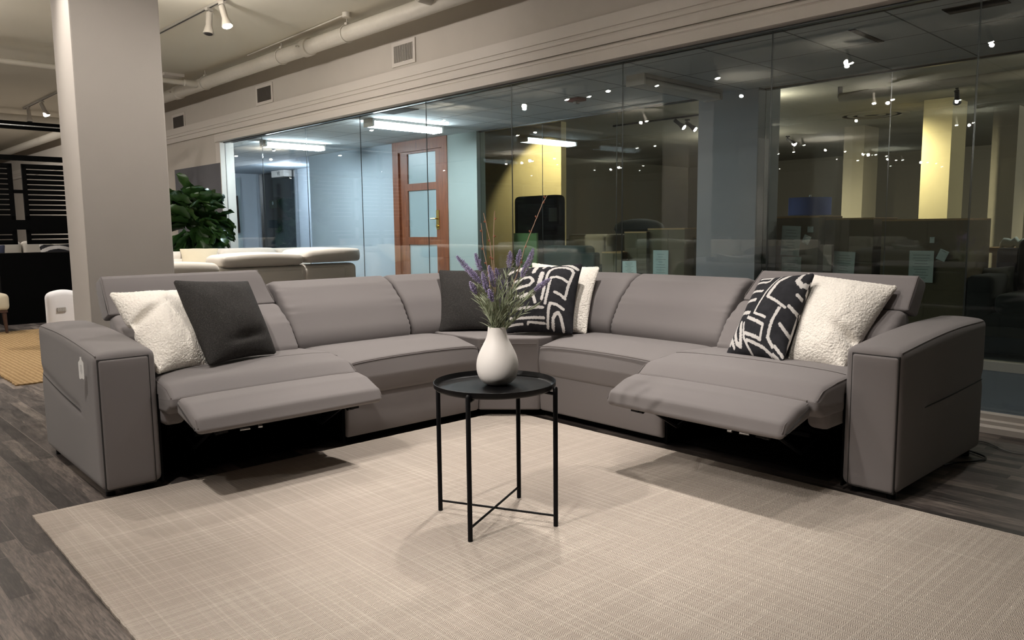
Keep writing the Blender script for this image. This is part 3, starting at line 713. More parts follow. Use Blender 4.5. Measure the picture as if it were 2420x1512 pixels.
# ------------------------------------------------------------------ cushions
def seg_d(p, a, b):
    ax, ay = a; bx, by = b; dx, dy = bx-ax, by-ay; L = dx*dx+dy*dy
    t = 0 if L == 0 else max(0, min(1, ((p[0]-ax)*dx+(p[1]-ay)*dy)/L))
    return math.hypot(p[0]-ax-t*dx, p[1]-ay-t*dy)
def pillow(name, TL, TR, BR, BL, thick, mat, label, strokes=None, n=40, puff=1.0, fold=None, fuzz=0, group=None, pin=.075):
    TL, TR, BR, BL = map(Vector, (TL, TR, BR, BL)); ctr = (TL+TR+BR+BL)/4
    nor = ((TR-BL).cross(TL-BR)).normalized()
    if nor.dot(CAM-ctr) < 0: nor = -nor
    if strokes: n = 110
    vs = []; fs = []; att = []
    def P(s, t, side):
        # s,t in -1..1 ; edges pinched inward between the corners
        k = pin
        cc = abs(s)+abs(t)
        if cc > 1.93: s, t = s*(1-(cc-1.93)*.35), t*(1-(cc-1.93)*.35)
        s2 = s*(1-k*(1-t*t)*abs(s)**1.0); t2 = t*(1-k*(1-s*s)*abs(t)**1.0)
        a = (s2+1)/2; b = (t2+1)/2
        p = BL*(1-a)*(1-b)+BR*a*(1-b)+TR*a*b+TL*(1-a)*b
        h = (max(0, 1-s*s)**.52)*(max(0, 1-t*t)**.52)
        q = noise.noise(Vector((s*1.6, t*1.6, side*3+len(label))))*.10+noise.noise(Vector((s*4, t*4, side*5)))*.04
        hh = thick*h*(1+q*1.2)
        if fold: hh -= thick*fold[2]*math.exp(-((t-fold[0]-fold[3]*s)/.10)**2)*math.exp(-((s-fold[1])/.45)**2)
        p = p+nor*side*(max(hh, .12*thick*h)+.0015)
        if fuzz:
            e = noise.noise(p*95)+.6*noise.noise(p*190+Vector((9, 9, 9)))
            p = p+nor*side*fuzz*e+Vector((0, 0, fuzz*.8*noise.noise(p*120)))+(TR-TL).normalized()*fuzz*.8*noise.noise(p*120+Vector((3, 3, 3)))
        return p
    xs = [math.sin(PI/2*(2*i/n-1)) for i in range(n+1)] if not strokes else [(.6*(2*i/n-1)+.4*math.sin(PI/2*(2*i/n-1))) for i in range(n+1)]
    for side in (1, -1):
        for j in range(n+1):
            for i in range(n+1):
                vs.append(P(xs[i], xs[j], side))
                if strokes is not None:
                    p = ((xs[i]+1)/2, (xs[j]+1)/2)
                    if side < 0: p = (1-p[0], p[1])
                    dm = 3.0
                    for w, pl in strokes:
                        w = w*(.66 if strokes is st_mid else .54)
                        for a, b in zip(pl[:-1], pl[1:]): dm = min(dm, seg_d(p, a, b)/w)
                    att.append(min(1, dm*.5))
    N = (n+1)*(n+1)
    for j in range(n):
        for i in range(n):
            a = j*(n+1)+i; fs.append((a, a+1, a+n+2, a+n+1)); b = a+N; fs.append((b, b+n+1, b+n+2, b+1))
    rim = [i for i in range(n)]+[n+j*(n+1) for j in range(n)]+[n*(n+1)+n-i for i in range(n)]+[(n-j)*(n+1) for j in range(n)]
    for k in range(len(rim)):
        a, b = rim[k], rim[(k+1) % len(rim)]; fs.append((a, a+N, b+N, b))
    me = bpy.data.meshes.new(name); base = Vector((ctr.x, ctr.y, min(BL.z, BR.z)))
    me.from_pydata([tuple(v-base) for v in vs], [], fs); me.materials.append(mat)
    for p in me.polygons: p.use_smooth = True
    if strokes is not None:
        at = me.attributes.new('stroke', 'FLOAT', 'POINT')
        for i, a in enumerate(att): at.data[i].value = a
    bm = bmesh.new(); bm.from_mesh(me); bmesh.ops.recalc_face_normals(bm, faces=bm.faces); bm.to_mesh(me); bm.free()
    o = bpy.data.objects.new(name, me); COL.objects.link(o); o.location = base
    return tag(o, label, 'pillow', group)
def pc(px, py, Y): return ony(px, py, Y)
# left group
pillow('throw_pillow', pc(256, 692, 3.42), pc(436, 684, 3.70), pc(492, 868, 3.46), pc(372, 884, 3.22), .10, M['boucle'], 'cream boucle pillow against the left recliner headrest', n=150, fuzz=.0020, fold=(.4, -.8, .5, .3))
pillow('throw_pillow', pc(408, 662, 3.50), pc(586, 664, 3.84), pc(654, 836, 3.68), pc(494, 864, 3.36), .10, M['charcoal'], 'charcoal pillow leaning on the cream pillow at the left', fold=(-.62, .1, .35, .1))
# corner group
pillow('throw_pillow', pc(1036, 638, 4.86), pc(1200, 632, 4.95), pc(1206, 782, 4.64), pc(1038, 784, 4.64), .06, M['charcoal'], 'charcoal pillow in the sofa corner behind the lavender')
pillow('throw_pillow', pc(1256, 620, 4.92), pc(1418, 630, 4.74), pc(1386, 790, 4.48), pc(1270, 786, 4.60), .06, M['boucle'], 'cream boucle pillow tucked behind the black and white corner pillow', n=110, fuzz=.0020)
def S4(x): return ((x[0]-1200)/175., (788-x[1])/155.)
def PX(l): return [((x/7.56+1180-1196)/178., (788-(y/7.56+600))/152.) for x, y in l]
def arc(cx, cy, rx, ry, a0, a1, m=10): return [(cx+rx*math.cos(math.radians(a0+(a1-a0)*k/m)), cy+ry*math.sin(math.radians(a0+(a1-a0)*k/m))) for k in range(m+1)]
st_mid = [
 (.028, PX([(860, 970), (920, 520), (945, 430), (1000, 375), (1080, 355), (1220, 370), (1320, 410), (1370, 470), (1350, 600), (1300, 880)])),
 (.028, PX([(930, 1030), (990, 580), (1080, 565), (1200, 600), (1300, 650)])),
 (.045, PX([(780, 750), (820, 480)])),
 (.028, PX([(1090, 835), (1200, 870), (1300, 930)])),
 (.030, PX([(985, 1380), (1000, 1100), (1020, 1015), (1140, 1030), (1280, 1090)])),
 (.034, PX([(1090, 1390), (1090, 1250), (1130, 1180), (1180, 1150), (1230, 1200), (1270, 1300), (1290, 1400)])),
 (.030, PX([(300, 1090), (890, 1095)])), (.028, PX([(200, 1210), (260, 1240), (910, 1250)])),
 (.024, PX([(150, 1330), (480, 1335)])), (.024, PX([(590, 1340), (600, 1310), (920, 1330)])),
 (.034, PX([(450, 905), (560, 870), (640, 870), (700, 910), (740, 1010)])),
 (.032, PX([(330, 745), (600, 710), (670, 650), (650, 600), (600, 560), (450, 570)])),
 (.040, PX([(660, 450), (700, 290)])), (.030, PX([(820, 350), (860, 280)])), (.026, PX([(560, 300), (620, 255), (1040, 262)])), (.026, PX([(950, 310), (1000, 260)])),
 (.030, PX([(1420, 400), (1300, 330), (1140, 285), (1120, 255), (1250, 225), (1400, 210), (1460, 240)])),
 (.028, PX([(180, 430), (340, 370)])), (.028, PX([(200, 270), (330, 255)])), (.028, PX([(400, 400), (420, 300)])), (.03, PX([(320, 890), (380, 880)])), (.03, PX([(440, 590), (300, 610)]))]
pillow('throw_pillow', pc(1196, 632, 4.74), pc(1378, 622, 4.62), pc(1354, 791, 4.36), pc(1196, 788, 4.48), .08, M['pattern'], 'black and white brushstroke pillow in the sofa corner', strokes=st_mid)
# right group
pillow('throw_pillow', pc(1908, 646, 3.80), pc(2124, 676, 3.50), pc(1992, 876, 3.26), pc(1858, 862, 3.46), .10, M['boucle'], 'cream boucle pillow against the right arm', n=150, fuzz=.0020, fold=(-.25, .75, .45, -.2))
# local (s,t) of the right-hand patterned pillow measured along its own sides
def QX(l):
    out = []
    for x, y in l:
        X, Y = x/6.87+1700, y/6.87+640
        t = (838-Y)/(838-662.) ; 
        left = 1716+(1806-1716)*t; right = 1850+(1922-1850)*t
        out.append(((X-left)/(right-left), (846-Y+(-6*(X-left)/(right-left)))/186.))
    return out
st_r = [(.034, QX([(760, 190), (1000, 190), (960, 280), (900, 300), (640, 290)])), (.034, QX([(600, 370), (580, 480), (860, 510)])),
 (.026, QX([(1140, 190), (720, 870), (900, 930)])), (.055, QX([(1250, 170), (1120, 330), (960, 600)])), (.028, QX([(960, 620), (1180, 720)])),
 (.038, QX([(740, 660), (540, 660), (450, 740), (450, 840), (630, 860)])), (.026, QX([(560, 420), (160, 1300)])), (.026, QX([(460, 640), (300, 950)])),
 (.040, QX([(1100, 760), (880, 1170), (920, 1260)])), (.034, QX([(600, 930), (850, 1030), (760, 1220), (520, 1150)])), (.05, QX([(1420, 150), (1360, 270), (1400, 350), (1480, 300)])),
 (.045, QX([(370, 980), (330, 1160), (340, 1290), (400, 1320), (430, 1200), (460, 1000)])), (.028, QX([(520, 1010), (480, 1200), (540, 1390)])), (.035, QX([(260, 1090), (240, 1200), (280, 1340)])), (.03, QX([(200, 1170), (210, 1300)])),
 (.030, QX([(520, 1240), (780, 1310), (870, 1360)])), (.035, QX([(1340, 490), (1410, 540)])), (.035, QX([(1230, 680), (1310, 740)])), (.035, QX([(1090, 960), (1180, 1060)])), (.035, QX([(960, 1250), (1050, 1330)])), (.035, QX([(900, 1350), (1000, 1400)]))]
pillow('throw_pillow', pc(1800, 658, 3.92), pc(1926, 645, 3.62), pc(1850, 856, 3.36), pc(1714, 842, 3.62), .08, M['pattern'], 'black and white brushstroke pillow on the right recliner', strokes=st_r)

# ------------------------------------------------------------------ round side table
TX, TY = -.0653, 2.7638
tb = thing('side_table', (TX, TY, .0085), 'round black metal tray table on four thin legs on the rug', 'table')
mb = MB(); zt = .525; ztb = .500
prof = [(.0, ztb), (.205, ztb), (.2155, ztb+.003), (.2215, ztb+.010), (.2225, zt), (.2205, zt+.0008), (.219, zt-.001), (.2175, ztb+.012), (.212, ztb+.006), (.205, ztb+.0045), (0, ztb+.0045)]
mb.lathe(prof, (TX, TY), 96, cap=False); mb.build('tray', M['black'], tb)
leg = []
for k in range(4):
    a = -.379+k*PI/2; x, y = TX+.2316*math.cos(a), TY+.2316*math.sin(a); leg.append((x, y))
    mb = MB(); mb.tube([(x, y, .009), (x, y, zt-.012), (x, y, zt-.008), (x, y, zt-.006)], [.0085, .0085, .006, .002], 16); lg = mb.build('leg', M['black'], tb)
    xi, yi = TX+.19*math.cos(a), TY+.19*math.sin(a)
    mb = MB(); mb.tube([(x, y, ztb-.008), (xi, yi, ztb-.004)], .006, 8); mb.build('tray_bracket', M['black'], lg)
for a, b, z in ((0, 2, .047), (1, 3, .054)):
    mb = MB(); mb.tube([(*leg[a], z), (*leg[b], z)], .0043, 8); mb.build('crossbar', M['black'], tb)
# vase
VX, VY = TX+.010, TY+.035
zb0 = ztb+.0055; Hh = .212
vp = [(0, .030), (.02, .044), (.06, .057), (.13, .069), (.22, .0762), (.32, .0785), (.42, .0765), (.52, .0705), (.62, .061), (.71, .051), (.79, .0425), (.87, .037), (.94, .0345), (.995, .0335), (1.0, .0325), (.99, .031), (.9, .031), (.6, .055), (.35, .074), (.1, .06), (.05, .03)]
def smooth_prof(p, m=4):
    o = []
    for i in range(len(p)-1):
        a, b, c_, d = p[max(0, i-1)], p[i], p[i+1], p[min(len(p)-1, i+2)]
        for k in range(m):
            s_ = k/m; o.append(tuple(.5*((2*b[j])+(c_[j]-a[j])*s_+(2*a[j]-5*b[j]+4*c_[j]-d[j])*s_*s_+(3*b[j]-a[j]-3*c_[j]+d[j])*s_**3) for j in (0, 1)))
    return o+[p[-1]]
mb = MB(); mb.lathe([(r*.985, zb0+Hh*z) for z, r in smooth_prof(vp)], (VX, VY), 112, cap=False); mb.lathe([(0.0001, zb0), (.030, zb0)], (VX, VY), 112, cap=False)
o = mb.build('vase', M['vase'], auto=70); tag(o, 'matte white teardrop ceramic vase on the round black table', 'vase')
zn = zb0+Hh
# lavender
def bez(a, b, c_, m=12): return [a*(1-k/m)**2+b*2*(k/m)*(1-k/m)+c_*(k/m)**2 for k in range(m+1)]
def blade(mb, base, d, ln, wd, curl):
    d = d.normalized(); side = d.cross(Vector((random.uniform(-1, 1), random.uniform(-1, 1), .3))).normalized()
    up = side.cross(d); vs = []; m = 5
    for k in range(m+1):
        s = k/m; p = base+d*ln*s+up*curl*ln*s*s+Vector((0, 0, -.12*ln*s*s)); w = wd*(math.sin(PI*(.12+.88*s)) if s < 1 else .02)
        vs += [tuple(p-side*w), tuple(p+up*w*.4), tuple(p+side*w)]
    fs = []
    for k in range(m):
        for q in range(2): a = k*3+q; fs.append((a, a+1, a+4, a+3))
    mb.add(vs, fs)
def sprig(base, mid, tip, ctrl, label, sl, leaves=26, flower=True):
    # ctrl: world point where the flower starts; tip: flower tip
    r = thing('lavender_sprig', base, label, 'flower', 'lavender sprigs in the vase')
    st = bez(base, mid, ctrl)
    mb = MB(); mb.tube(st+[tip], .0011, 5); mb.build('stem', M['lavleaf'], r)
    mb = MB()
    for k in range(leaves):
        s = random.uniform(.12, .98); i = min(len(st)-2, int(s*(len(st)-1))); p = st[i].lerp(st[i+1], s*(len(st)-1)-i)
        d = (st[i+1]-st[i]).normalized()+Vector((random.uniform(-1, 1), random.uniform(-1, 1), random.uniform(-.1, .6)))*.62
        blade(mb, p, d, random.uniform(.03, .07), .0021, random.uniform(-.3, .3))
    mb.build('leaves', M['lavleaf'], r)
    if flower:
        mb = MB(); ax = tip-ctrl; ln = ax.length; axn = ax.normalized(); a = axn.orthogonal().normalized(); b = axn.cross(a)
        nr = max(6, int(ln/.0048))
        for q in range(nr):
            s = q/(nr-1); R = .0085*sl*(math.sin(PI*(.16+.78*s)))**.7
            for w in range(7):
                th = 2*PI*w/7+q*.9+random.uniform(-.2, .2); o_ = a*math.cos(th)+b*math.sin(th)
                p0 = ctrl+axn*ln*s; p1 = p0+o_*R*random.uniform(.8, 1.25)+axn*.004
                mb.tube([p0+o_*R*.2, p0.lerp(p1, .6), p1, p1+(p1-p0)*.12], [.0012, .0021, .0015, .0004], 5)
        mb.build('flower_spike', M['lavflower'], r)
    return r
spr = [  # px of flower start, tip, depth offset, label
 ((1118, 650), (1081, 607), -.03, 'leftmost lavender sprig leaning outward beside the charcoal pillow'),
 ((1136, 640), (1124, 601), .02, 'second lavender sprig from the left, bent over at its tip'),
 ((1136, 668), (1104, 632), -.05, 'low lavender sprig under the leftmost one'),
 ((1152, 690), (1140, 645), -.06, 'lavender sprig with a thick spike left of the middle'),
 ((1168, 678), (1156, 630), -.04, 'fattest lavender spike in the middle of the bunch'),
 ((1203, 633), (1206, 596), .03, 'upright lavender sprig right of the bare twigs'),
 ((1223, 630), (1229, 592), .04, 'tall lavender sprig second from the right at the top'),
 ((1249, 628), (1259, 590), .05, 'tallest lavender sprig at the upper right'),
 ((1233, 655), (1250, 612), -.01, 'lavender sprig crossing in front of the tallest one'),
 ((1263, 686), (1298, 660), -.05, 'lavender sprig stretching right in front of the patterned pillow'),
 ((1126, 695), (1112, 668), -.07, 'small lavender sprig drooping at the left below the others'),
 ((1164, 712), (1156, 686), -.09, 'short lavender sprig in front at the centre of the bunch'),
 ((1190, 690), (1190, 662), .06, 'half hidden lavender sprig behind the centre of the bunch'),
 ((1178, 660), (1172, 636), .05, 'small lavender spike behind the thick middle spike')]
for i, (c0, tp, dy, lb) in enumerate(spr):
    Yd = VY+dy; ctrl = ony(*c0, Yd); tip = ony(*tp, Yd+dy*.2)
    base = Vector((VX+(ctrl.x-VX)*.12, VY+dy*.15, zn-.05)); mid = Vector((VX+(ctrl.x-VX)*.30, VY+dy*.4, zn+(ctrl.z-zn)*.55))
    sprig(base, mid, tip, ctrl, lb, 1.25)
for i in range(9):
    px = 1115+i*19+random.uniform(-6, 6); py = random.uniform(690, 735); dy = random.uniform(-.08, .07)
    ctrl = ony(px, py, VY+dy); base = Vector((VX+(ctrl.x-VX)*.1, VY+dy*.15, zn-.04)); mid = Vector((VX+(ctrl.x-VX)*.35, VY+dy*.5, zn+(ctrl.z-zn)*.5))
    r = sprig(base, mid, ctrl+Vector((0, 0, .01)), ctrl, 'leafy lavender stem without a flower low in the bunch', 1, leaves=34, flower=False); r['group'] = 'flowerless lavender stems'
def twig(pts, lb, thick=.0024):
    P = [ony(x, y, VY+d) for x, y, d in pts]; P = [Vector((VX+(P[0].x-VX)*.25, VY+.005, zn-.06)), P[0].lerp(Vector((VX, VY, zn)), .6)]+P
    dn = []
    for a, b in zip(P[:-1], P[1:]):
        for k in range(6): q = a.lerp(b, k/6); dn.append(q+Vector((random.uniform(-1, 1), 0, random.uniform(-1, 1)))*.0009)
    dn.append(P[-1])
    r = thing('bare_twig', P[0], lb, 'twig', 'bare twigs in the vase')
    mb = MB(); mb.tube(dn, [thick*(1-.45*k/len(dn)) for k in range(len(dn))], 6); mb.build('stem', M['twig'], r)
    mb = MB()
    for k in range(14, len(dn), 4):
        s = random.choice((-1, 1)); p = dn[k]+Vector((s*.0035, 0, .001)); mb.tube([dn[k], p, p+Vector((s*.002, 0, .004)), p+Vector((s*.001, 0, .0065))], [.001, .003, .0034, .0008], 6)
    mb.build('buds', M['bud'], r)
twig([(1168, 640, .03), (1166, 560, .03), (1169, 498, .03)], 'tall knobbly twig left of the vase centre')
twig([(1163, 630, .05), (1158, 570, .05), (1143, 503, .05)], 'crooked twig with a leftward bent tip')
twig([(1153, 640, .01), (1143, 590, .01), (1137, 527, .01)], 'thin leftmost twig above the charcoal pillow')
twig([(1225, 640, .04), (1240, 585, .04), (1262, 530, .04), (1282, 480, .04), (1293, 462, .04)], 'long twig slanting right in front of the dark cabinet')

# ------------------------------------------------------------------ price tag on the left arm
fr, flip = FR('L')
aw = 2.242
def tagpt(px, py):
    d = ray(px, py); return CAM+d*((aw-(CAM-P0).dot(E2))/d.dot(E2))
tp = tagpt(190, 843); bt = tagpt(187, 890)
tg = thing('price_tag', tp, 'white paper price tag hanging on the outer side of the left arm', 'tag')
wdt = (E1*.88-E2*.47)*.0135; dz = Vector((0, 0, 1)); nn = (E2*.88+E1*.47)*.0010
out = [(-.3, 0), (.3, 0), (.3, -.12), (1, -.25), (1, -.93), (.75, -1), (0, -.95), (-.75, -1), (-1, -.93), (-1, -.25), (-.3, -.12)]
Ht = .092
vs = []
for sgn in (0, 1):
    for a, b in out: vs.append(tuple(tp+wdt*a+dz*b*Ht+nn*sgn))
m_ = len(out); mb = MB(); mb.add(vs, [tuple(range(m_)), tuple(range(m_, 2*m_))[::-1]]+[(i, (i+1) % m_, m_+(i+1) % m_, m_+i) for i in range(m_)]); mb.build('card', M['tagcard'], tg, smooth=False)
mb = MB()
for k in range(3):
    a = tp+wdt*(-.25+.25*k)+dz*(-.35*Ht)+nn*1.3; b = a-dz*Ht*random.uniform(.3, .5); mb.tube([a, b], .00025, 4)
mb.build('printed_lines', M['ink'], tg)

# ------------------------------------------------------------------ cables right of sofa
def cable(name, px, r, mat, lb, z=.006):
    P = [onz(x, y, z) for x, y in px]; dn = []
    for i in range(len(P)-1):
        a, b, c_, d = P[max(0, i-1)], P[i], P[i+1], P[min(len(P)-1, i+2)]
        for k in range(8):
            s = k/8; dn.append(.5*((2*b)+(c_-a)*s+(2*a-5*b+4*c_-d)*s*s+(3*b-a-3*c_+d)*s**3))
    dn.append(P[-1]); mb = MB(); mb.tube(dn, r, 6); return tag(mb.build(name, mat), lb, 'cable')
cable('power_cable', [(2306, 1041), (2330, 1045), (2350, 1053), (2375, 1064), (2400, 1071), (2440, 1076), (2520, 1085)], .003, M['greyfab'], 'thin grey cable on the floor behind the right arm')
cable('power_cable', [(2230, 1098), (2255, 1093), (2300, 1090), (2327, 1085), (2326, 1078), (2300, 1068), (2280, 1062), (2265, 1066)], .004, M['black'], 'black looped cable beside the right arm', .007)
# ------------------------------------------------------------------ left background
DT = -10.75
dv = thing('slatted_divider', G(DT, 2.3, 0), 'black slatted room divider on a solid base, seen left of the column', 'room divider')
def dbox(name, n0, n1, z0, z1, th=.05, mat='blackwood', par=None, dt=0):
    return gbox(name, (DT-th+dt, n0, z0), (DT+dt, n1, z1), M[mat], par or dv)
DN1 = 3.75; DN0 = 1.15
dbox('base_cabinet', 1.98, DN1, 0, .85, .40)
dbox('base_cabinet', DN0, 1.75, .0, .02, .05)
dbox('middle_rail', DN0, DN1, 1.13, 1.245)
dbox('top_rail', DN0, DN1, 1.945, 2.005, .07)
dbox('header_rail', DN0, DN1, 2.362, 2.40, .05); dbox('header_rail', DN0, DN1, 2.31, 2.348, .05)
mb = MB(G); mb.box((DT-.03, DN0, 2.348), (DT-.01, DN1, 2.362)); mb.build('rail_glint', M['chrome'], dv, smooth=False)  # bright strip standing for light reflected between the header rails
def slat_panel(n0, n1, z0, z1, ns):
    mb = MB(G); w = .045
    mb.box((DT-.04, n0, z0), (DT, n0+w, z1)); mb.box((DT-.04, n1-w, z0), (DT, n1, z1)); mb.box((DT-.04, n0, z1-w), (DT, n1, z1)); mb.box((DT-.04, n0, z0), (DT, n1, z0+w))
    p = mb.build('slat_frame', M['blackwood'], dv, smooth=False)
    mb = MB(G); pit = (z1-z0)/ns
    for k in range(ns):
        z = z0+pit*(k+.5); mb.box((DT-.035, n0+.01, z-pit*.395), (DT-.01, n1-.01, z+pit*.395))
    mb.build('slats', M['blackwood'], p, smooth=False)
slat_panel(1.30, 2.19, 1.245, 1.905, 11); slat_panel(2.29, 3.2, 1.245, 1.905, 11)
slat_panel(1.30, 2.19, .955, 1.13, 3); slat_panel(2.29, 3.2, .955, 1.13, 3)
dbox('post', 1.74, 1.80, .0, 2.3, .05); dbox('post', 3.3, 3.36, .0, 2.3, .05); dbox('crossbar', 2.18, 2.30, 1.56, 1.60)
# generic soft sofa used in the background
def simple_sofa(name, t0, n0, w, dep, face, mat, label, hb=.82, hs=.42, pads=3, leg=True, group=None, soft=.06, arm=True):
    """long axis w; back stands at -dep side; 'face' rotation in the building frame"""
    ca, sa = math.cos(face), math.sin(face)
    fr_ = lambda a, b, z: G(t0+a*ca-b*sa, n0+a*sa+b*ca, z)
    r = thing(name, G(t0, n0, 0), label, 'sofa', group)
    mb = MB(fr_); mb.rbox((-w/2, -dep/2, .06), (w/2, dep/2, hs-.12), .04, .12); mb.build('base', mat, r)
    n = pads; aw_ = .2 if arm else .0
    for k in range(n):
        a0 = -w/2+aw_+(w-2*aw_)*k/n; a1 = -w/2+aw_+(w-2*aw_)*(k+1)/n
        mb = MB(fr_); mb.rbox((a0+.004, -dep/2+.2, hs-.13), (a1-.004, dep/2+.01, hs+.03), soft, .06); mb.build('seat_cushion', mat, r)
        mb = MB(fr_); mb.rbox((a0+.004, -dep/2+.04, hs), (a1-.004, -dep/2+.26, hb), soft, .06); mb.build('back_cushion', mat, r)
    mb = MB(fr_); mb.rbox((-w/2+.02, -dep/2, .1), (w/2-.02, -dep/2+.12, hb-.08), .03, .1); mb.build('back_frame', mat, r)
    if arm:
        for s in (-1, 1):
            mb = MB(fr_); mb.rbox((s*w/2, -dep/2, .06), (s*(w/2-.2), dep/2, hs+.17), .05, .08); mb.build('armrest', mat, r)
    if leg:
        for a in (-1, 1):
            for b in (-1, 1):
                mb = MB(fr_); mb.tube([(a*(w/2-.1), b*(dep/2-.1), .007), (a*(w/2-.1), b*(dep/2-.1), .08)], .02, 8); mb.build('leg', M['darkwood'], r)
    return r
# white sofa beyond divider
simple_sofa('white_sofa', -12.3, 2.6, 2.7, .95, -PI/2, M['cream'], 'white tufted sofa glimpsed through the gap in the black divider', hb=.98, hs=.5, pads=6)
def gpillow(t, n, z, w, h, rot, lean, mat, label, th=.06):
    ca, sa = math.cos(rot), math.sin(rot)
    a = (EG*ca+NG*sa)*w/2; b = (-EG*sa+NG*ca)*lean; p = G(t, n, z)
    return pillow('throw_pillow', p-a+b+Vector((0, 0, h)), p+a+b+Vector((0, 0, h)), p+a, p-a, th, mat, label, n=24)
gpillow(-11.95, 2.05, .56, .50, .38, PI/2, .08, M['navy'], 'navy pillow on the white sofa behind the divider')
gpillow(-11.95, 2.9, .56, .42, .38, PI/2, .08, M['pattern'], 'navy and white patterned pillow on the white sofa behind the divider')
# fix the pattern attribute on that last pillow: broad arcs
me = bpy.data.objects[-1].data if False else None
for o in bpy.data.objects:
    if o.get('label', '').startswith('navy and white'):
        at = o.data.attributes.new('stroke', 'FLOAT', 'POINT')
        for i, v in enumerate(o.data.vertices): at.data[i].value = .5+.5*math.sin((v.co.length)*70)
# white tufted ottoman/chair back
wc = thing('tufted_armchair', G(-8.05, 1.9, 0), 'white tufted armchair back with a silver ornament, beside the column', 'chair')
a = ont(112, 690, -8.0); 
mb = MB(G)
nL = ont(110, 700, -8.0)[1]; nR = nL+.95
def tuft(t, n, z): return (t, n, z+(.03*abs(math.sin((n-nL)*PI/.28)) if z > .46 else 0))
mb.rbox((-8.12, nL, .10), (-8.0, nR, .53), .045, .03, tuft); mb.build('back', M['whiteup'], wc)
mb = MB(G); mb.rbox((-8.75, nL+.26, .1), (-8.2, nR-.05, .42), .05, .08); mb.build('seat', M['cream'], wc)
mb = MB(G)
for p_, q in ((-8.1, nL+.06), (-8.1, nR-.06), (-8.68, nL+.34), (-8.68, nR-.1)):
    mb = MB(G); mb.tube([(p_, q, .001), (p_, q, .12)], .02, 8); mb.build('leg', M['darkwood'], wc)
oc = ont(146, 731, -7.99)
mb = MB(G)
for i in range(4):
    for j in range(2): mb.tube([(-7.992, oc[1]-.027+i*.017, oc[2]-.01+j*.017), (-7.984, oc[1]-.027+i*.017, oc[2]-.01+j*.017)], .0065, 8)
mb.box((-7.998, oc[1]-.037, oc[2]-.02), (-7.99, oc[1]+.035, oc[2]+.018)); mb.build('ornament', M['chrome'], wc)
# beige chair at the left edge
lg0 = onz(17, 789, 0); tg0 = toG(lg0)
bc = thing('dining_chair', lg0, 'beige upholstered chair with dark tapered legs, cut off by the left photo edge', 'chair')
T_, N_ = tg0[0], tg0[1]
mb = MB(G); mb.rbox((T_-.50, N_-.50, .255), (T_+.04, N_+.045, .44), .05, .04); mb.build('seat', M['beige'], bc)
mb = MB(G); mb.box((T_-.48, N_-.48, .235), (T_+.02, N_+.02, .262)); mb.build('seat_rail', M['darkwood'], bc, smooth=False)
for a, b in ((0, 0), (-.44, 0), (0, -.44), (-.44, -.44)):
    mb = MB(G); mb.tube([(T_+a, N_+b, .0115), (T_+a*.96-.01, N_+b*.96-.01, .25)], [.014, .026], 10); mb.build('leg', M['darkwood'], bc)
mb = MB(G); mb.rbox((T_-.50, N_-.56, .42), (T_+.02, N_-.46, .92), .04, .06); mb.build('backrest', M['beige'], bc)
mb = MB(G); mb.tube([(T_-.02, N_-.48, .25), (T_-.01, N_-.42, .48), (T_-.02, N_-.30, .66)], .018, 8); mb.build('arm', M['mahog'], bc)

# ------------------------------------------------------------------ curved white sectional behind
ws = thing('white_sectional', G(-6.6, 2.9, 0), 'off-white curved sectional sofa between the column and the glass', 'sofa')
def xz(px, py, t): return ont(px, py, t)
t1 = -6.35
nA = xz(415, 640, t1)[1]; nT = xz(863, 612, t1)[1]; nB1 = xz(516, 640, t1)[1]; nB2 = xz(712, 630, t1)[1]
zt_ = lambda px, py, t=t1: xz(px, py, t)[2]
mb = MB(G); mb.rbox((t1-.12, nA-.5, .10), (t1+.05, nT-.12, .775), .05, .06); mb.build('back_frame', M['cream'], ws)
mb = MB(G); mb.rbox((t1-1.0, nA-.5, .10), (t1-.1, nT-.1, .42), .06, .12); mb.build('seat_base', M['cream'], ws)
mb = MB(G); mb.rbox((t1-.02, nB2-.6, .30), (t1+.065, nB2-.01, .74), .03, .05); mb.rbox((t1-.02, nB2+.01, .30), (t1+.065, nT-.25, .75), .03, .05); mb.build('back_panel', M['cream'], ws)
def pad(n0, n1, z0, z1, tt0, tt1, rr=.055, rnd=0):
    def df(t, n, z):
        if rnd:
            s = max(0, (n-(n1-rnd))/rnd); cc = (tt0+tt1)/2; t = cc+(t-cc)*math.sqrt(max(.05, 1-s*s*.92))
        z += .02*math.sin(PI*min(1, max(0, (n-n0)/(n1-n0))))*(1 if z > (z0+z1)/2 else .0)
        return (t, n, z)
    mb = MB(G); mb.rbox((tt0, n0, z0), (tt1, n1, z1), rr, .035, df); p = mb.build('headrest_pad', M['cream'], ws)
    return p
zA = zt_(516, 634); 
pad(nA-.45, nB1-.003, .71, .818, t1-.28, t1+.07)
pad(nB1+.003, nB2-.003, .775, .875, t1-.30, t1+.09)
pad(nB2+.003, nT, .79, .90, t1-.42, t1+.10, rnd=.40)
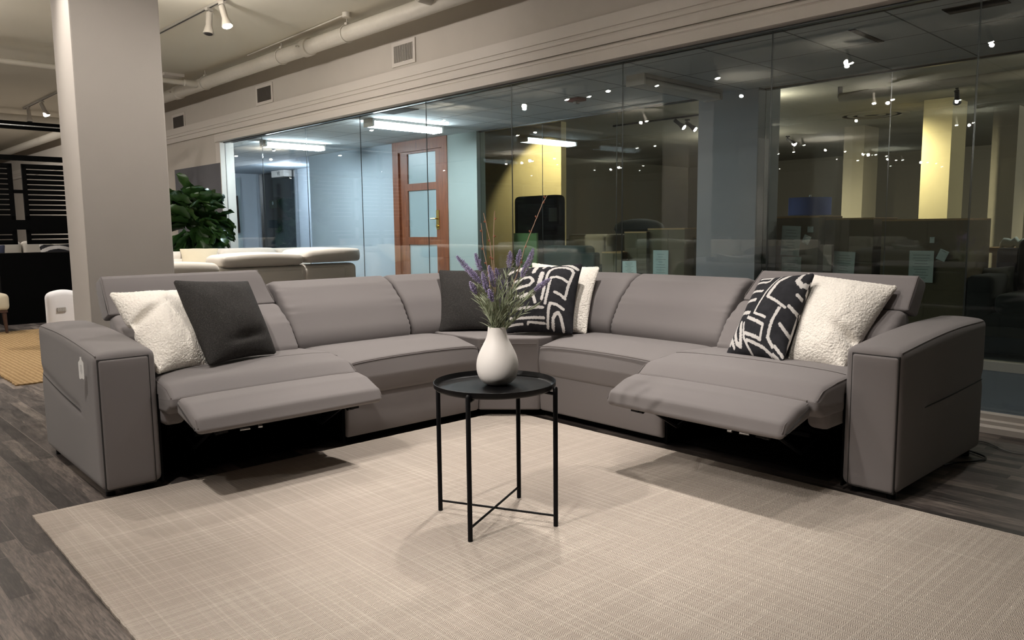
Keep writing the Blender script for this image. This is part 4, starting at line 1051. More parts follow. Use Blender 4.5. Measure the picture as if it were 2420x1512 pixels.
# far wing, facing us
t2 = -8.4
q0 = xz(400, 600, t2)[1]; q1 = xz(560, 600, t2)[1]; q2 = xz(655, 600, t2)[1]; q3 = xz(757, 600, t2)[1]
mb = MB(G); mb.rbox((t2-.35, q0-.8, .1), (t2-.12, q3-.05, .76), .05, .1); mb.build('back_frame', M['cream'], ws)
for a, b, h in ((q0-.5, q1-.2, .85), (q1-.19, q2, .87), (q2+.01, q3, .86)):
    mb = MB(G); mb.rbox((t2-.33, a, .70), (t2+.02, b, h+.02), .06, .05); mb.build('headrest_pad', M['cream'], ws)
for a, b in ((q0-.3, q1-.1), (q1-.09, q2+.4)):
    mb = MB(G); mb.rbox((t2-.15, a, .40), (t2+.12, b, .80), .07, .06); mb.build('back_cushion', M['cream'], ws)
mb = MB(G); mb.rbox((t2-.1, q0-.8, .1), (t2+.7, q3-.1, .44), .06, .12); mb.build('seat_base', M['cream'], ws)
pillow('throw_pillow', ony(424, 588, 8.3), ony(516, 587, 8.45), ony(514, 640, 8.2), ony(430, 640, 8.05), .06, M['beige'], 'pale beige pillow on the off-white curved sectional', n=30)
# grey board on the wall
b0 = ong(415, 402, GX-.02); b1 = ong(522, 390, GX-.02)
o = gbox('wall_panel', (b0[0], GX-.035, .35), (b1[0], GX-.002, 2.0), M['greyboard']); tag(o, 'dark grey rectangular board on the wall behind the leafy plant', 'panel')
# fiddle-leaf fig
pc_ = G(-9.5, 3.92, 0)
fg = thing('potted_fig', pc_, 'fiddle-leaf fig plant with big dark leaves behind the white sectional', 'plant')
mb = MB(); mb.lathe([(.001, 0.002), (.14, .002), (.18, .30), (.185, .36), (.165, .36), (.15, .30), (.001, .30)], (pc_.x, pc_.y), 24, cap=False); mb.build('pot', M['greyboard'], fg)
Yp = pc_.y
mb = MB(); mb.tube([pc_+Vector((0, 0, .3)), pc_+Vector((.02, 0, .9)), ony(455, 560, Yp), ony(450, 500, Yp)], [.02, .016, .012, .007], 8)
mb.tube([pc_+Vector((.02, 0, .9)), ony(500, 540, Yp-.1)], [.012, .006], 8); mb.tube([pc_+Vector((.02, 0, .8)), ony(425, 530, Yp)], [.012, .006], 8); mb.build('trunk', M['darkwood'], fg)
mb = MB()
def bigleaf(mb, base, d, ln, wd, droop):
    d = d.normalized(); side = d.cross(Vector((0, 0, 1)))
    side = (side.normalized() if side.length > .1 else Vector((1, 0, 0))); tw = random.uniform(-.7, .7)
    side = (side*math.cos(tw)+d.cross(side)*math.sin(tw)); up = side.cross(d)
    nL_ = 9; nW = 4; vs = []
    for k in range(nL_+1):
        s = k/nL_; w = wd*(math.sin(PI*min(1, s*.93+.05))**.7)*(.62+.55*s)*(1 if s < .98 else .3)
        c_ = base+d*ln*s+Vector((0, 0, -droop*ln*s*s))
        for j in range(-nW, nW+1):
            x = j/nW; wave = .05*wd*math.sin(s*14+j)*abs(x)*2
            vs.append(tuple(c_+side*w*x+up*(wd*.35*x*x+wave)))
    fs = []
    m = 2*nW+1
    for k in range(nL_):
        for j in range(m-1): a_ = k*m+j; fs.append((a_, a_+1, a_+m+1, a_+m))
    mb.add(vs, fs)
lv = [(430, 455, 520, 450, 1.25), (450, 470, 430, 430, 1.1), (455, 480, 500, 455, 1.0), (440, 475, 400, 455, .9), (440, 500, 410, 490, .8), (450, 500, 470, 520, .8), (455, 490, 455, 535, .8)]
for x0, y0, x1, y1, k in lv:
    a_ = ony(x0, y0, Yp); b_ = ony(x1, y1, Yp-.1); bigleaf(mb, a_, b_-a_, .36*k, .135*k, .15)
for q in range(85):
    ang = random.uniform(0, 2*PI); rr = random.random()**.5
    x0 = 468+rr*48*math.cos(ang); y0 = 528+rr*52*math.sin(ang)
    a_ = ony(x0, y0, Yp+random.uniform(-.28, .22)); o_ = Vector((math.cos(ang)*1.0+random.uniform(-.4, .4), random.uniform(-.9, .3), -math.sin(ang)*.7+random.uniform(-.3, .6)))
    bigleaf(mb, a_, o_, random.uniform(.22, .34), random.uniform(.10, .14), random.uniform(.1, .6))
mb.build('foliage', M['fig'], fg, auto=0)

# ------------------------------------------------------------------ corridor contents
def fixture(tc, n0, n1, label, lit=True):
    r = thing('ceiling_light', G(tc, (n0+n1)/2, ZH), label, 'light fixture', 'corridor tube lights')
    w = .085
    mb = MB(G); mb.box((tc-w-.005, n0, ZH-.028), (tc+w+.005, n1, ZH-.0005)); mb.box((tc-w-.005, n0-.01, ZH-.085), (tc+w+.005, n0+.012, ZH-.0005)); mb.box((tc-w-.005, n1-.012, ZH-.085), (tc+w+.005, n1+.01, ZH-.0005)); mb.build('housing', M['white_metal'], r, smooth=False)
    mb = MB(G); mb.rbox((tc-w, n0+.013, ZH-.082), (tc+w, n1-.013, ZH-.029), .02, .1); mb.build('diffuser', M['tube'] if lit else M['white_metal'], r)
for px0, py0, px1, py1, lb in ((600, 345, 785, 347, 'long glowing tube light at the left end of the corridor ceiling'), (850, 296, 1058, 305, 'long glowing tube light in front of the wooden door')):
    a_ = toG(onz(px0, py0, ZH-.05)); b_ = toG(onz(px1, py1, ZH-.05)); fixture((a_[0]+b_[0])/2, a_[1], b_[1], lb)
a_ = toG(onz(1494, 178, ZH)); b_ = toG(onz(1694, 214, ZH)); fixture((a_[0]+b_[0])/2, min(a_[1], b_[1]), max(a_[1], b_[1]), 'unlit ceiling fixture above the grey pillar', False)
al = toG(onz(1362, 232, ZH)); r = thing('fire_alarm', G(al[0], al[1], ZH), 'dark red fire alarm with a clear strobe on the corridor ceiling', 'alarm')
mb = MB(G); mb.rbox((al[0]-.08, al[1]-.06, ZH-.03), (al[0]+.08, al[1]+.06, ZH-.001), .015, .05); mb.build('body', M['red'], r)
mb = MB(G); mb.rbox((al[0]-.025, al[1]-.025, ZH-.055), (al[0]+.025, al[1]+.025, ZH-.029), .01, .02); mb.build('strobe', M['white_metal'], r)
for k_, (x0, y0, x1, y1, lb) in enumerate(((862, 262, 990, 258, 'dark open ceiling tile gap near the tube light'), (2010, 70, 2085, 98, 'dark shadow gap beside a lifted ceiling tile'), (2225, 22, 2390, 6, 'dark open ceiling tile gap at the top right'))):
    a_ = toG(onz(x0, y0, ZH)); b_ = toG(onz(x1, y1, ZH))
    tA, tB = sorted((a_[0], b_[0])); nA_, nB_ = sorted((a_[1], b_[1]))
    if k_ == 1: tA, tB = (tA+tB)/2-.02, (tA+tB)/2+.02
    else: nB_ = max(nB_, nA_+.12); tB = max(tB, tA+.12)
    if nA_ < GX+.12: nA_ = GX+.12
    if nB_-nA_ < .1: nB_ = nA_+.1
    o = gbox('ceiling_gap', (tA, nA_, ZH-.004), (tB, nB_, ZH-.0005), M['void']); o.name = 'trim_ceiling_gap'; struct(o)  # black sheet under the tiles stands for the shade of an open gap
# wooden door
dtL, dtR = ong(930, 335, G2)[0], ong(1058, 317, G2)[0]
dr = thing('door_1', G((dtL+dtR)/2, G2, 0), 'reddish wooden door with three frosted panes and brass handle in the corridor', 'door', kind='structure')
mb = MB(G); cw = .13
mb.box((dtL, G2-.03, 0), (dtL+cw, G2+.1, ZH-.03)); mb.box((dtR-.10, G2-.03, 0), (dtR+.01, G2+.1, ZH-.03)); mb.box((dtL, G2-.032, ZH-.14), (dtR+.01, G2+.1, ZH+.0)); mb.build('door_frame', M['mahog'], dr, smooth=False)
dl, drr = dtL+cw, dtR-.10; sw = .17; stile = .19
zs = [(.12, .78), (.90, 1.52), (1.64, 2.02)]
d0 = ong(970, 565, G2)[2]; d1 = ong(1030, 450, G2)[2]; d2 = ong(970, 435, G2)[2]; d3 = ong(960, 365, G2)[2]
zs = [(.25, ong(1000, 578, G2)[2]), (ong(1000, 560, G2)[2], ong(1000, 449, G2)[2]), (ong(1000, 432, G2)[2], ong(1000, 360, G2)[2])]
gl0, gl1 = ong(963, 400, G2)[0], ong(1030, 400, G2)[0]
mb = MB(G); y0, y1 = G2-.005, G2+.045
mb.box((dl, y0, .01), (gl0, y1, ZH-.14)); mb.box((gl1, y0, .01), (drr, y1, ZH-.14))
zz = [.01]+[q for p in zs for q in p]+[ZH-.14]
for a_, b_ in zip(zz[::2], zz[1::2]): mb.box((gl0, y0, a_), (gl1, y1, b_))
mb.build('door_leaf', M['mahog'], dr, smooth=False)
for a_, b_ in zs: gbox('pane', (gl0, G2+.012, a_), (gl1, G2+.025, b_), M['frost'], dr)
hp = ong(1036, 520, G2)
mb = MB(G); mb.box((hp[0]-.03, G2-.012, hp[2]-.12), (hp[0]+.03, G2-.004, hp[2]+.13)); mb.tube([(hp[0], G2-.01, hp[2]+.02), (hp[0], G2-.05, hp[2]+.02), (hp[0]-.09, G2-.055, hp[2]+.02)], .009, 8); mb.tube([(hp[0], G2-.008, hp[2]-.08), (hp[0], G2-.03, hp[2]-.08)], .018, 12); mb.build('handle', M['brass'], dr)
# dark doorway in the recess
RN = 7.55
a_ = ong(619, 412, RN); b_ = ong(700, 400, RN)
dr = thing('door_2', G((a_[0]+b_[0])/2, RN, 0), 'dark glazed doorway with a steel lintel at the far end of the corridor', 'door', kind='structure')
ztp = a_[2]
gbox('door_leaf', (a_[0], RN-.03, .01), (b_[0], RN-.002, ztp), M['darkglass'], dr)
mb = MB(G); mb.box((a_[0]-.06, RN-.06, ztp), (b_[0]+.05, RN-.001, ztp+.10)); mb.box((a_[0]-.06, RN-.06, 0), (a_[0], RN-.001, ztp)); mb.box((b_[0], RN-.06, 0), (b_[0]+.04, RN-.001, ztp)); mb.build('door_frame', M['chrome'], dr, smooth=False)
s0 = ong(636, 474, RN-.04); s1 = ong(651, 492, RN-.04)
gbox('door_sign', (s0[0], RN-.04, s1[2]), (s1[0]+.05, RN-.031, s0[2]), flat('dark_green_sign', (.006, .02, .012, 1), .5), dr)
def text(name, s, size, origin, xd, zd, mat, parent=None, ext=.0015, align='CENTER'):
    cu = bpy.data.curves.new(name, 'FONT'); cu.body = s; cu.size = size; cu.extrude = ext; cu.align_x = align; cu.align_y = 'CENTER'
    tmp = bpy.data.objects.new(name+'_t', cu); COL.objects.link(tmp); bpy.context.view_layer.update()
    me = bpy.data.meshes.new_from_object(tmp); bpy.data.objects.remove(tmp); bpy.data.curves.remove(cu)
    xd = Vector(xd).normalized(); zd = Vector(zd).normalized(); yd = xd.cross(zd)*-1; m = Matrix((xd, zd, xd.cross(zd))).transposed()
    off = Vector((0, 0, 0))
    if parent: off = Vector(parent.location)
    for v in me.vertices: v.co = m @ v.co+Vector(origin)-off
    me.materials.clear(); me.materials.append(mat); o = bpy.data.objects.new(name, me); COL.objects.link(o)
    if parent: o.parent = parent
    return o
text('sign_text', '0', .09, G((s0[0]+s1[0]+.05)/2, RN-.042, (s0[2]+s1[2])/2+.02), EG, (0, 0, 1), M['frost'], dr)
e0 = ong(640, 384, RN-.2); e1 = ong(670, 380, RN-.2); e0 = (e0[0], e0[1], min(e0[2], ZH-.075))
es = thing('exit_sign', G((e0[0]+e1[0])/2, RN-.1, e0[2]), 'white rectangular sign box with dark letters above the dark doorway', 'sign')
gbox('sign_box', (e0[0], RN-.20, e0[2]-.06), (e1[0]-.02, RN-.002, e0[2]+.065), M['white_metal'], es)
text('lettering', 'VI', .12, G((e0[0]+e1[0])/2+.03, RN-.203, e0[2]+.0), EG, (0, 0, 1), M['ink'], es)
# end wall: pale glass door leaf with poster and long pull bar
TE = -15.5
p0 = ont(545, 420, TE)
dr = thing('door_3', G(TE, 6.2, 0), 'pale blue door with a small poster and long dark pull bar at the corridor end', 'door', kind='structure')
n0_, n1_ = ont(537, 450, TE)[1], ont(566, 450, TE)[1]
gbox('door_leaf', (TE, n0_, .02), (TE+.04, n1_, 2.18), M['frost'], dr)
q0_, q1_ = ont(545, 430, TE), ont(556, 461, TE)
gbox('poster', (TE+.041, q0_[1], q1_[2]), (TE+.045, q1_[1], q0_[2]), flat('navy_print', (.03, .03, .09, 1), .5), dr)
q2_, q3_ = ont(545, 461, TE), ont(556, 472, TE)
gbox('notice', (TE+.041, q2_[1], q3_[2]-.1), (TE+.045, q3_[1], q2_[2]), M['paper'], dr)
hb0, hb1 = ont(552, 463, TE), ont(557, 550, TE)
mb = MB(G); mb.tube([(TE+.09, hb0[1], hb0[2]), (TE+.09, hb0[1]+.02, hb1[2])], .045, 10); mb.build('pull_bar', M['black'], dr)

# ------------------------------------------------------------------ outlet room beyond the second glass
def pbox(name, x0, y0, x1, y1, n, dep, mat, label=None, cat=None, zb=None, parent=None, rnd=0, group=None, bv=0):
    a_ = ong(x0, y0, n); b_ = ong(x1, y0, n); zl = ong((x0+x1)/2, y1, n)[2] if zb is None else zb
    zt2 = ong((x0+x1)/2, y0, n)[2]
    if rnd: mb = MB(G); mb.rbox((a_[0], n, zl), (b_[0], n+dep, zt2), rnd, .06); o = mb.build(name, mat, parent)
    else: o = gbox(name, (a_[0], n, zl), (b_[0], n+dep, zt2), mat, parent)
    if label: tag(o, label, cat, group)
    return o, (a_[0], b_[0], zl, zt2)
# pillars
def pillar(x0, x1, n, dep, mat, nm='wall_outlet_pillar'):
    a_ = ong(x0, 400, n); b_ = ong(x1, 400, n); o = gbox(nm, (a_[0], n, 0), (b_[0], n+dep, 2.75), mat); struct(o); return a_[0], b_[0]
pillar(1128, 1326, 9.2, .12, M['yellow'])
pillar(2176, 2244, 11.5, .6, M['yellow'])
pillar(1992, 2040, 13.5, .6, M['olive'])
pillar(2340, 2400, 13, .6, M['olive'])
# cabinet
cb, (c0, c1, zb_, zt2) = pbox('tall_cabinet', 1212, 462, 1312, 640, 8.3, .25, M['blackwood'], zb=.01, rnd=.07)
tag(cb, 'tall black cabinet with rounded top against the yellow pillar', 'cabinet')
gbox('shelf', (c0+.12, 8.285, zt2-.75), (c0+.62, 8.299, zt2-.12), M['darksofa'], cb)
fa, fb = ong(1296, 488, 8.25), ong(1320, 526, 8.25)
fs_ = thing('framed_notice', G((fa[0]+fb[0])/2, 8.25, fb[2]), 'small framed notice on the black cabinet', 'sign')
gbox('frame', (fa[0]-.02, 8.24, fb[2]-.02), (fb[0]+.02, 8.28, fa[2]+.02), M['black'], fs_)
gbox('sheet', (fa[0]+.02, 8.235, fb[2]+.02), (fb[0]-.02, 8.239, fa[2]-.02), M['greyfab'], fs_)
pbox('green_panel', 1214, 551, 1268, 680, 7.15, .03, M['greenpanel'], 'light green board leaning before the dark teal sofa', 'panel', zb=.01)
simple_sofa('teal_sofa', ong(1345, 590, 7.6)[0]-.0, 7.75, 1.45, .95, 0, M['teal'], 'dark teal sofa beyond the second glass wall', hb=.86, hs=.45, pads=2)
simple_sofa('grey_sofa', ong(1390, 540, 9.4)[0], 9.6, 2.0, .9, PI, M['greyfab'], 'pale grey sofa far behind the teal sofa', hb=.98, hs=.48, pads=2)
simple_sofa('dark_sofa', ong(2294, 640, 7.2)[0]+1.15, 7.32, 2.2, .85, PI, M['darksofa'], 'charcoal sofa beyond the glass at the right edge', hb=.95, hs=.5, pads=2)
qq = [G(*ong(x, y, n_)) for x, y, n_ in ((2302, 634, 7.42), (2400, 628, 7.42), (2396, 700, 7.28), (2312, 700, 7.28))]
pillow('throw_pillow', *qq, .07, M['greyfab'], 'dim grey pillow on the charcoal sofa beyond the glass', n=24)
# round dark tabletop
rt = ong(1510, 534, 8.6)
r = thing('round_ottoman', G(rt[0], 8.6, 0), 'dark domed round stool top above the cartons', 'stool')
mb = MB(); cc = G(rt[0], 8.6, 0); mb.lathe([(.001, rt[2]-.1), (.30, rt[2]-.1), (.34, rt[2]-.04), (.32, rt[2]+.02), (.24, rt[2]+.07), (.1, rt[2]+.095), (.001, rt[2]+.1)], (cc.x, cc.y), 32, cap=False); mb.build('seat', M['darksofa'], r)
mb = MB(); mb.tube([cc+Vector((0, 0, .01)), cc+Vector((0, 0, rt[2]-.09))], .04, 12); mb.build('stem', M['black'], r)
# cartons with notices
def carton(x0, y0, x1, n, dep, label):
    a_ = ong(x0, y0, n); b_ = ong(x1, y0, n); z1_ = ong((x0+x1)/2, y0, n)[2]
    r = thing('carton', G((a_[0]+b_[0])/2, n, 0.007), label, 'box', 'cartons beyond the second glass wall')
    gbox('box_body', (a_[0], n, .007), (b_[0], n+dep, z1_), M['card'], r)
    gbox('top_edge', (a_[0], n-.004, z1_-.012), (b_[0], n+dep, z1_+.004), M['tan'], r)
    mb = MB(G); xm = (a_[0]+b_[0])/2; mb.box((xm-.03, n-.003, .02), (xm+.03, n-.0005, z1_-.02)); mb.build('tape', M['card'], r, smooth=False)
    return r
carton(1423, 596, 1470, 7.25, .45, 'lowest carton left of the front glass seam')
carton(1476, 548, 1528, 7.35, .5, 'carton under the domed stool with a notice')
carton(1531, 540, 1618, 7.4, .55, 'broad carton left of the grey pillar')
carton(1622, 560, 1662, 7.6, .55, 'narrow carton touching the grey pillar')
carton(1812, 512, 1935, 6.85, .5, 'carton below the blue lampshade')
carton(1938, 516, 2065, 7.0, .55, 'carton right of the blue lampshade')
carton(2085, 518, 2290, 6.9, .6, 'widest carton with a large notice near the right')
def notice(x0, y0, x1, y1, n, label, tilt=0, lines=9, mat=None):
    a_ = ong(x0, y0, n); b_ = ong(x1, y1, n); w, h = b_[0]-a_[0], a_[2]-b_[2]; cx_, cz_ = (a_[0]+b_[0])/2, (a_[2]+b_[2])/2
    ct, s_ = math.cos(tilt), math.sin(tilt)
    fr_ = lambda x, y, z: G(cx_+x*ct-z*s_, n+y, cz_+x*s_+z*ct)
    r = thing('paper_notice', G(cx_, n, cz_), label, 'paper', 'notices taped beyond the glass')
    mb = MB(fr_); mb.box((-w/2, -.003, -h/2), (w/2, -.001, h/2)); mb.build('sheet', mat or M['paper'], r, smooth=False)
    mb = MB(fr_)
    for k_ in range(lines):
        z = h*(.36-.72*k_/max(1, lines-1)); ww = w*random.uniform(.14, .36); mb.box((-ww, -.0042, z-.0014), (ww, -.0032, z+.0014))
    mb.build('printed_lines', M['ink'], r, smooth=False)
notice(1471, 616, 1504, 650, 7.23, 'small notice on the lowest carton', .05)
notice(1544, 591, 1579, 660, 7.38, 'tall notice on the broad carton left of the grey pillar')
notice(1848, 534, 1890, 604, 6.83, 'crinkled upper notice on the carton below the blue lampshade', -.04, 8)
notice(1848, 606, 1892, 668, 6.82, 'lower notice right under the crinkled one')
notice(1898, 556, 1914, 576, 6.83, 'small tilted label beside the crinkled notice', -.4, 2)
notice(1909, 535, 1922, 549, 6.83, 'tiny square label at the top of the carton', 0, 1)
notice(1970, 594, 2018, 662, 6.97, 'notice on the carton right of the blue lampshade', -.04)
notice(2150, 592, 2204, 668, 6.87, 'large notice on the widest carton')
notice(2217, 590, 2238, 616, 6.87, 'small slanted card beside the large notice', -.4, 1)
notice(2198, 560, 2208, 574, 6.87, 'tiny pale label above the large notice', 0, 1)
fl, _ = pbox('loose_card', 1946, 580, 1966, 640, 6.9, .004, flat('pale_card', (.45, .43, .36, 1), .8), 'folded pale card flap leaning between two notices', 'card')
# blue lampshade
a_ = ong(1848, 468, 7.9); b_ = ong(1940, 507, 7.9); cc = G((a_[0]+b_[0])/2, 7.9+.2, 0); rr = (b_[0]-a_[0])/2
r = thing('table_lamp', cc, 'blue drum lampshade standing above the cartons', 'lamp')
mb = MB(); mb.lathe([(rr*.97, b_[2]), (rr, b_[2]), (rr, a_[2]), (rr*.97, a_[2])], (cc.x, cc.y), 32, cap=False); mb.build('lamp_shade', M['bluelamp'], r)
mb = MB(); mb.tube([cc+Vector((0, 0, .007)), cc+Vector((0, 0, .03)), cc+Vector((0, 0, .04)), cc+Vector((0, 0, a_[2]+.03))], [.15, .15, .015, .012], 16); mb.build('stand', M['chrome'], r)
# wooden shelf at the right
a_ = ong(2320, 585, 7.9)
r = thing('wooden_shelf', G(a_[0]+.5, 7.9, a_[2]-.03), 'wooden shelf with white wrapping at the right edge beyond the glass', 'shelf')
gbox('board', (a_[0], 7.9, a_[2]-.045), (a_[0]+1.4, 8.3, a_[2]), M['tan'], r)
gbox('upright', (a_[0], 7.9, a_[2]), (a_[0]+.025, 7.96, a_[2]+.26), M['tan'], r)
gbox('leg', (a_[0], 8.24, .007), (a_[0]+.05, 8.3, a_[2]-.045), M['tan'], r)
gbox('leg', (a_[0]+1.35, 8.24, .007), (a_[0]+1.4, 8.3, a_[2]-.045), M['tan'], r)
w_ = ong(2384, 580, 7.95)
mb = MB(G); mb.rbox((w_[0]-.08, 7.95, a_[2]+.001), (w_[0]+.1, 8.05, a_[2]+.08), .03, .03, lambda t, n, z: (t, n, z+.02*math.sin(t*90))); tag(mb.build('wrapping_paper', M['paper']), 'crumpled white wrapping on the wooden shelf', 'paper')
# outlet ceiling things
def bh(name, px, py, n, label, tilt=.9, rz=0, grp='black spotlights beyond the glass'):
    p = ong(px, py, n); z = 2.75
    return p
HK = head_proto('track_spotlight', 'black', .9, 'left one of the black spotlight pair near the grey pillar', 'black spotlights beyond the glass')
def onzG(px, py, z): return toG(onz(px, py, z))
q = onzG(1597, 278, 2.72); HK.location = G(q[0], q[1], 2.75); HK.rotation_euler = (0, 0, GR+.2)
tag(HK, 'left one of the black spotlight pair near the grey pillar', 'spotlight')
for px, py, lb, rz in ((1624, 283, 'right one of the black spotlight pair near the grey pillar', .2), (1155, 362, 'left black spotlight above the yellow pillar', .2), (1172, 362, 'right black spotlight above the yellow pillar', 2.5), (1862, 322, 'black spotlight above the blue lampshade', .3), (2262, 208, 'black spotlight hanging at the upper right', 1.8)):
    q = onzG(px, py, 2.72); copy_thing(HK, G(q[0], q[1], 2.75), GR+rz, lb)
q = onzG(1600, 278, 2.74)
track('ceiling_track', q[0]-1.2, q[0]+1.6, q[1], 'black lighting track beyond the second glass wall', 'black', 2.75)
q = onzG(2060, 272, 2.745); r = thing('ceiling_diffuser', G(q[0], q[1], 2.75), 'round ceiling air diffuser beyond the second glass wall', 'vent')
cc = G(q[0], q[1], 0)
for k_, (ra, rb) in enumerate(((.52, .42), (.35, .27), (.20, .12))):
    mb = MB(); mb.lathe([(ra, 2.749), (ra, 2.743), (rb, 2.735), (rb, 2.749)], (cc.x, cc.y), 40, cap=False); mb.build('ring', M['olive'], r)
mb = MB(); mb.lathe([(.001, 2.748), (.5, 2.748)], (cc.x, cc.y), 40, cap=False); mb.build('throat', M['void'], r)
tt = thing('outlet_pipe', G(-1, 10.5, 2.6), 'grey ceiling pipe beyond the glass at the upper right', 'pipe')
a1_ = onzG(1985, 235, 2.6); a2_ = onzG(2420, 188, 2.6)
mb = MB(G); mb.tube([(a1_[0], a1_[1], 2.62), (a1_[0]+5, a1_[1]+.0, 2.62)], .055, 14); mb.build('pipe', M['olive'], tt)
mb = MB(G); mb.tube([(a1_[0], a1_[1], 2.62), (a1_[0], a1_[1], 2.75)], .03, 8); mb.build('hanger', M['black'], tt)

# ------------------------------------------------------------------ showroom behind the viewer (seen in the glass)
simple_sofa('white_sofa', -6.5, -2.6, 2.4, .95, 0, M['cream'], 'off-white sofa seen faintly reflected in the glass', hb=.86, hs=.45, pads=3)
simple_sofa('white_sofa', -1.5, -4.2, 2.6, 1.0, 0, M['cream'], 'pale sofa reflected low in the right glass panes', hb=.86, hs=.45, pads=3)
simple_sofa('grey_sofa', -9.8, -5.5, 2.4, 1.0, 0, M['greyfab'], 'grey sofa reflected faintly near the wooden door', hb=.86, hs=.45, pads=3)
struct(gbox('wall_rear_column', (-4.2, -7.4, 0), (-3.7, -6.9, ZC), M['column'])); struct(gbox('wall_rear_column', (-9.6, -8, 0), (-9.1, -7.5, ZC), M['column'])); struct(gbox('wall_rear_column', (1.2, -7.4, 0), (1.7, -6.9, ZC), M['column']))

# ------------------------------------------------------------------ lights
def spot(t, n, z, tgt, w, ang=100, blend=.6, col=(1, .93, .865), r=.03):
    l = bpy.data.lights.new('spot_lamp', 'SPOT'); l.energy = w; l.spot_size = math.radians(ang); l.spot_blend = blend; l.color = col; l.shadow_soft_size = r
    o = bpy.data.objects.new('spot_lamp', l); COL.objects.link(o); p = G(t, n, z); o.location = p
    o.rotation_euler = (Vector(tgt)-p).to_track_quat('-Z', 'Y').to_euler(); return o
ZL = 2.88
spot(-1.97, -.46, ZL, (-.05, 2.8, .45), 170, 40, .8, r=.05)
spot(-2.43, .25, ZL, (-1.35, 3.5, .5), 150, 48, .9, r=.04)
spot(-2.1, 1.7, ZL, (1.55, 3.5, .6), 75, 42, .9, r=.04)  # added to brighten the cream pillow by the right arm
spot(-1.2, .5, ZL, (.35, 1.35, 0), 130, 76, .9, r=.05)  # added to lift the rug's foreground
spot(-2.6, -.4, ZL, (-.9, 1.7, 0), 55, 70, .9, r=.05)
spot(-3.9, .3, ZL, G(-4.75, 1.5, 1.3), 34, 75, .9)
spot(-5.0, .7, ZL, G(-4.0, 2.4, .4), 45, 60, .8, r=.05)
spot(-2.9, NT1-.02, ZL, (0, 4.0, 0), 165, 90, .9, r=.045)
spot(-2.42, NT1+.02, ZL, (.6, 3.8, 0), 130, 90, .9, r=.045)
spot(-1.2, NT1, ZL, (1.5, 3.3, .4), 40, 70, .8)
spot(-4.6, NT1, ZL, (-1.5, 3.6, 0), 100, 95, .7)
spot(-5.9, 2.3, ZL, G(-6.0, 4.5, 2.2), 26, 90, .8)  # unseen wall-washer added to brighten the header above the glass
spot(-3.4, 1.9, ZL, G(-4.75, 1.5, 1.2), 22, 90, .9)  # added to brighten the column's broad face
spot(-6.5, NT1, ZL, G(-6.9, 3.0, .6), 200, 110, .7)
for tt, nn, tg_, w in ((-8.3, .88, G(-8.5, 3.2, 0), 60), (-3.8, .28, (-.5, 2.3, 0), 18), (-2.43, .25, (.3, 2.0, 0), 14),
                      (-10.2, .94, G(-10, 2, 0), 90), (-12.0, 1.1, G(-12, 2.5, 0), 120), (-16.3, .83, G(-16, 2, 0), 150), (-8.1, -1.77, G(-7, -2, 0), 120), (-10.6, -1.45, G(-11, 0, 0), 120), (-4.5, -2.8, G(-3, -3, 0), 120),
                      (-14.7, -5.7, G(-14, -4, 0), 200), (-8.2, -7.4, G(-8, -6, 0), 200), (-4.4, -9, G(-3, -8, 0), 200), (-8.2, -11.5, G(-8, -10, 0), 200), (-13.5, 3.2, G(-14.5, 3.6, .8), 260), (-15.5, 1.5, G(-17, 3, 1), 200)):
    spot(tt, nn, ZL, tg_, w, 130, .8)
def fill_light(t, n, w, z=2.84):
    l = bpy.data.lights.new('ambient_fill', 'POINT'); l.energy = w; l.color = (1, .93, .865); l.shadow_soft_size = .02  # unseen point light added as ambient fill
    o = bpy.data.objects.new('ambient_fill', l); COL.objects.link(o); o.location = G(t, n, z)
for tt, nn, w in ((-6.5, 2.6, 15), (-3.8, .28, 7), (-8.3, .88, 14), (-5.6, -.6, 10), (-2.4, .2, 2.5), (-10.2, .8, 20), (-8.1, -1.7, 30), (-4.5, -2.8, 25), (-15, -5.7, 50), (-8.2, -9, 50), (-18, 0, 40)): fill_light(tt, nn, w)
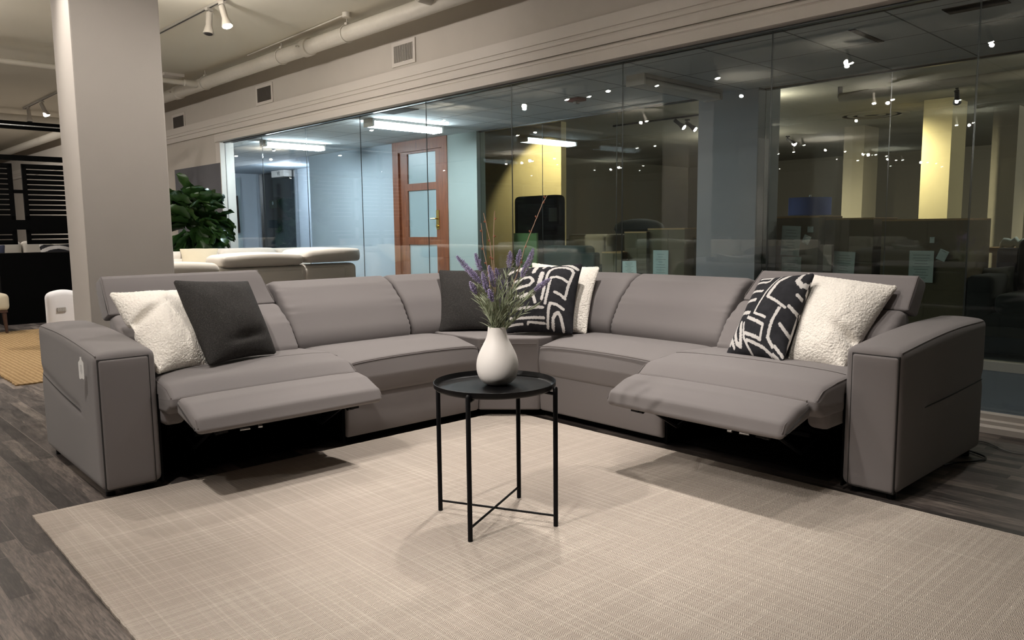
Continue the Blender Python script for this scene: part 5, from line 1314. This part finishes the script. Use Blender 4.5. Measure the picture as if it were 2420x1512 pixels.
# outlet room lights
q = HK.location
pA = ong(1270, 400, 9.2)[0]
spot(pA+.55, 8.35, 2.6, G(pA+.1, 9.3, 1.75), 120, 70, .35, (1, .84, .55))
pB = ong(2210, 400, 11.5)[0]
spot(pB-.2, 10.2, 2.6, G(pB, 11.5, 1.4), 13, 110, .7, (1, .84, .55))
spot(-6.8, 12, 2.6, G(-6.8, 12, 0), 250, 150, .8, (1, .86, .62)); spot(1.0, 8.5, 2.6, G(1, 8.5, 0), 60, 150, .8, (1, .86, .62)); spot(-4.5, 11, 2.6, G(-4.5, 12, 0), 320, 150, .8, (1, .86, .62)); spot(-1, 15, 2.6, G(-1, 15, 0), 400, 150, .8, (1, .86, .62)); spot(4, 13, 2.6, G(4, 13, 0), 380, 150, .8, (1, .86, .62))
spot(-12.8, 7.0, 2.2, G(-12.8, 7, 0), 30, 165, .8, (.7, .8, 1)); spot(-13.8, 5.5, 2.22, G(-13.8, 5.6, 0), 30, 165, .8, (.7, .82, 1))  # unseen cool spots added to lift the dark corridor end
for tt, nn in ((-13.0, 6.9), (-14.2, 5.4)):
    l = bpy.data.lights.new('recess_fill', 'POINT'); l.energy = 26; l.color = (.80, .87, 1); l.shadow_soft_size = .03  # unseen point light added as fill for the recess
    o = bpy.data.objects.new('recess_fill', l); COL.objects.link(o); o.location = G(tt, nn, 2.1)
for tt, nn, w in ((-5, 9.5, 18), (-1.5, 8.8, 14), (1.5, 9, 16), (-7.5, 13, 60), (0, 14, 90), (5, 11, 60)): fill_light(tt, nn, w, 2.45)  # more fill points added to lift the dark outlet room
w = bpy.data.worlds.new('World'); sc.world = w; w.use_nodes = True; w.node_tree.nodes['Background'].inputs[0].default_value = (.8, .85, 1, 1); w.node_tree.nodes['Background'].inputs[1].default_value = .02

# ------------------------------------------------------------------ camera
cam = bpy.data.cameras.new('camera'); co = bpy.data.objects.new('camera', cam); COL.objects.link(co)
cam.sensor_width = 36; cam.sensor_fit = 'HORIZONTAL'; cam.lens = F/2420*36; cam.clip_start = .05; cam.clip_end = 200
co.matrix_world = Matrix.Translation(CAM) @ Matrix.Rotation(PI/2-PITCH, 4, 'X') @ Matrix.Rotation(ROLL, 4, 'Z')
sc.camera = co
vs_ = sc.view_settings; vs_.view_transform = 'Standard'; vs_.look = 'None'; vs_.gamma = 1; vs_.exposure = .55; vs_.use_curve_mapping = False
sc.cycles.max_bounces = 7; sc.cycles.diffuse_bounces = 3; sc.cycles.glossy_bounces = 3; sc.cycles.transparent_max_bounces = 16; sc.cycles.caustics_reflective = False; sc.cycles.caustics_refractive = False
sc.cycles.use_denoising = True; sc.cycles.sample_clamp_indirect = 6; sc.cycles.use_adaptive_sampling = True; sc.cycles.adaptive_threshold = .08
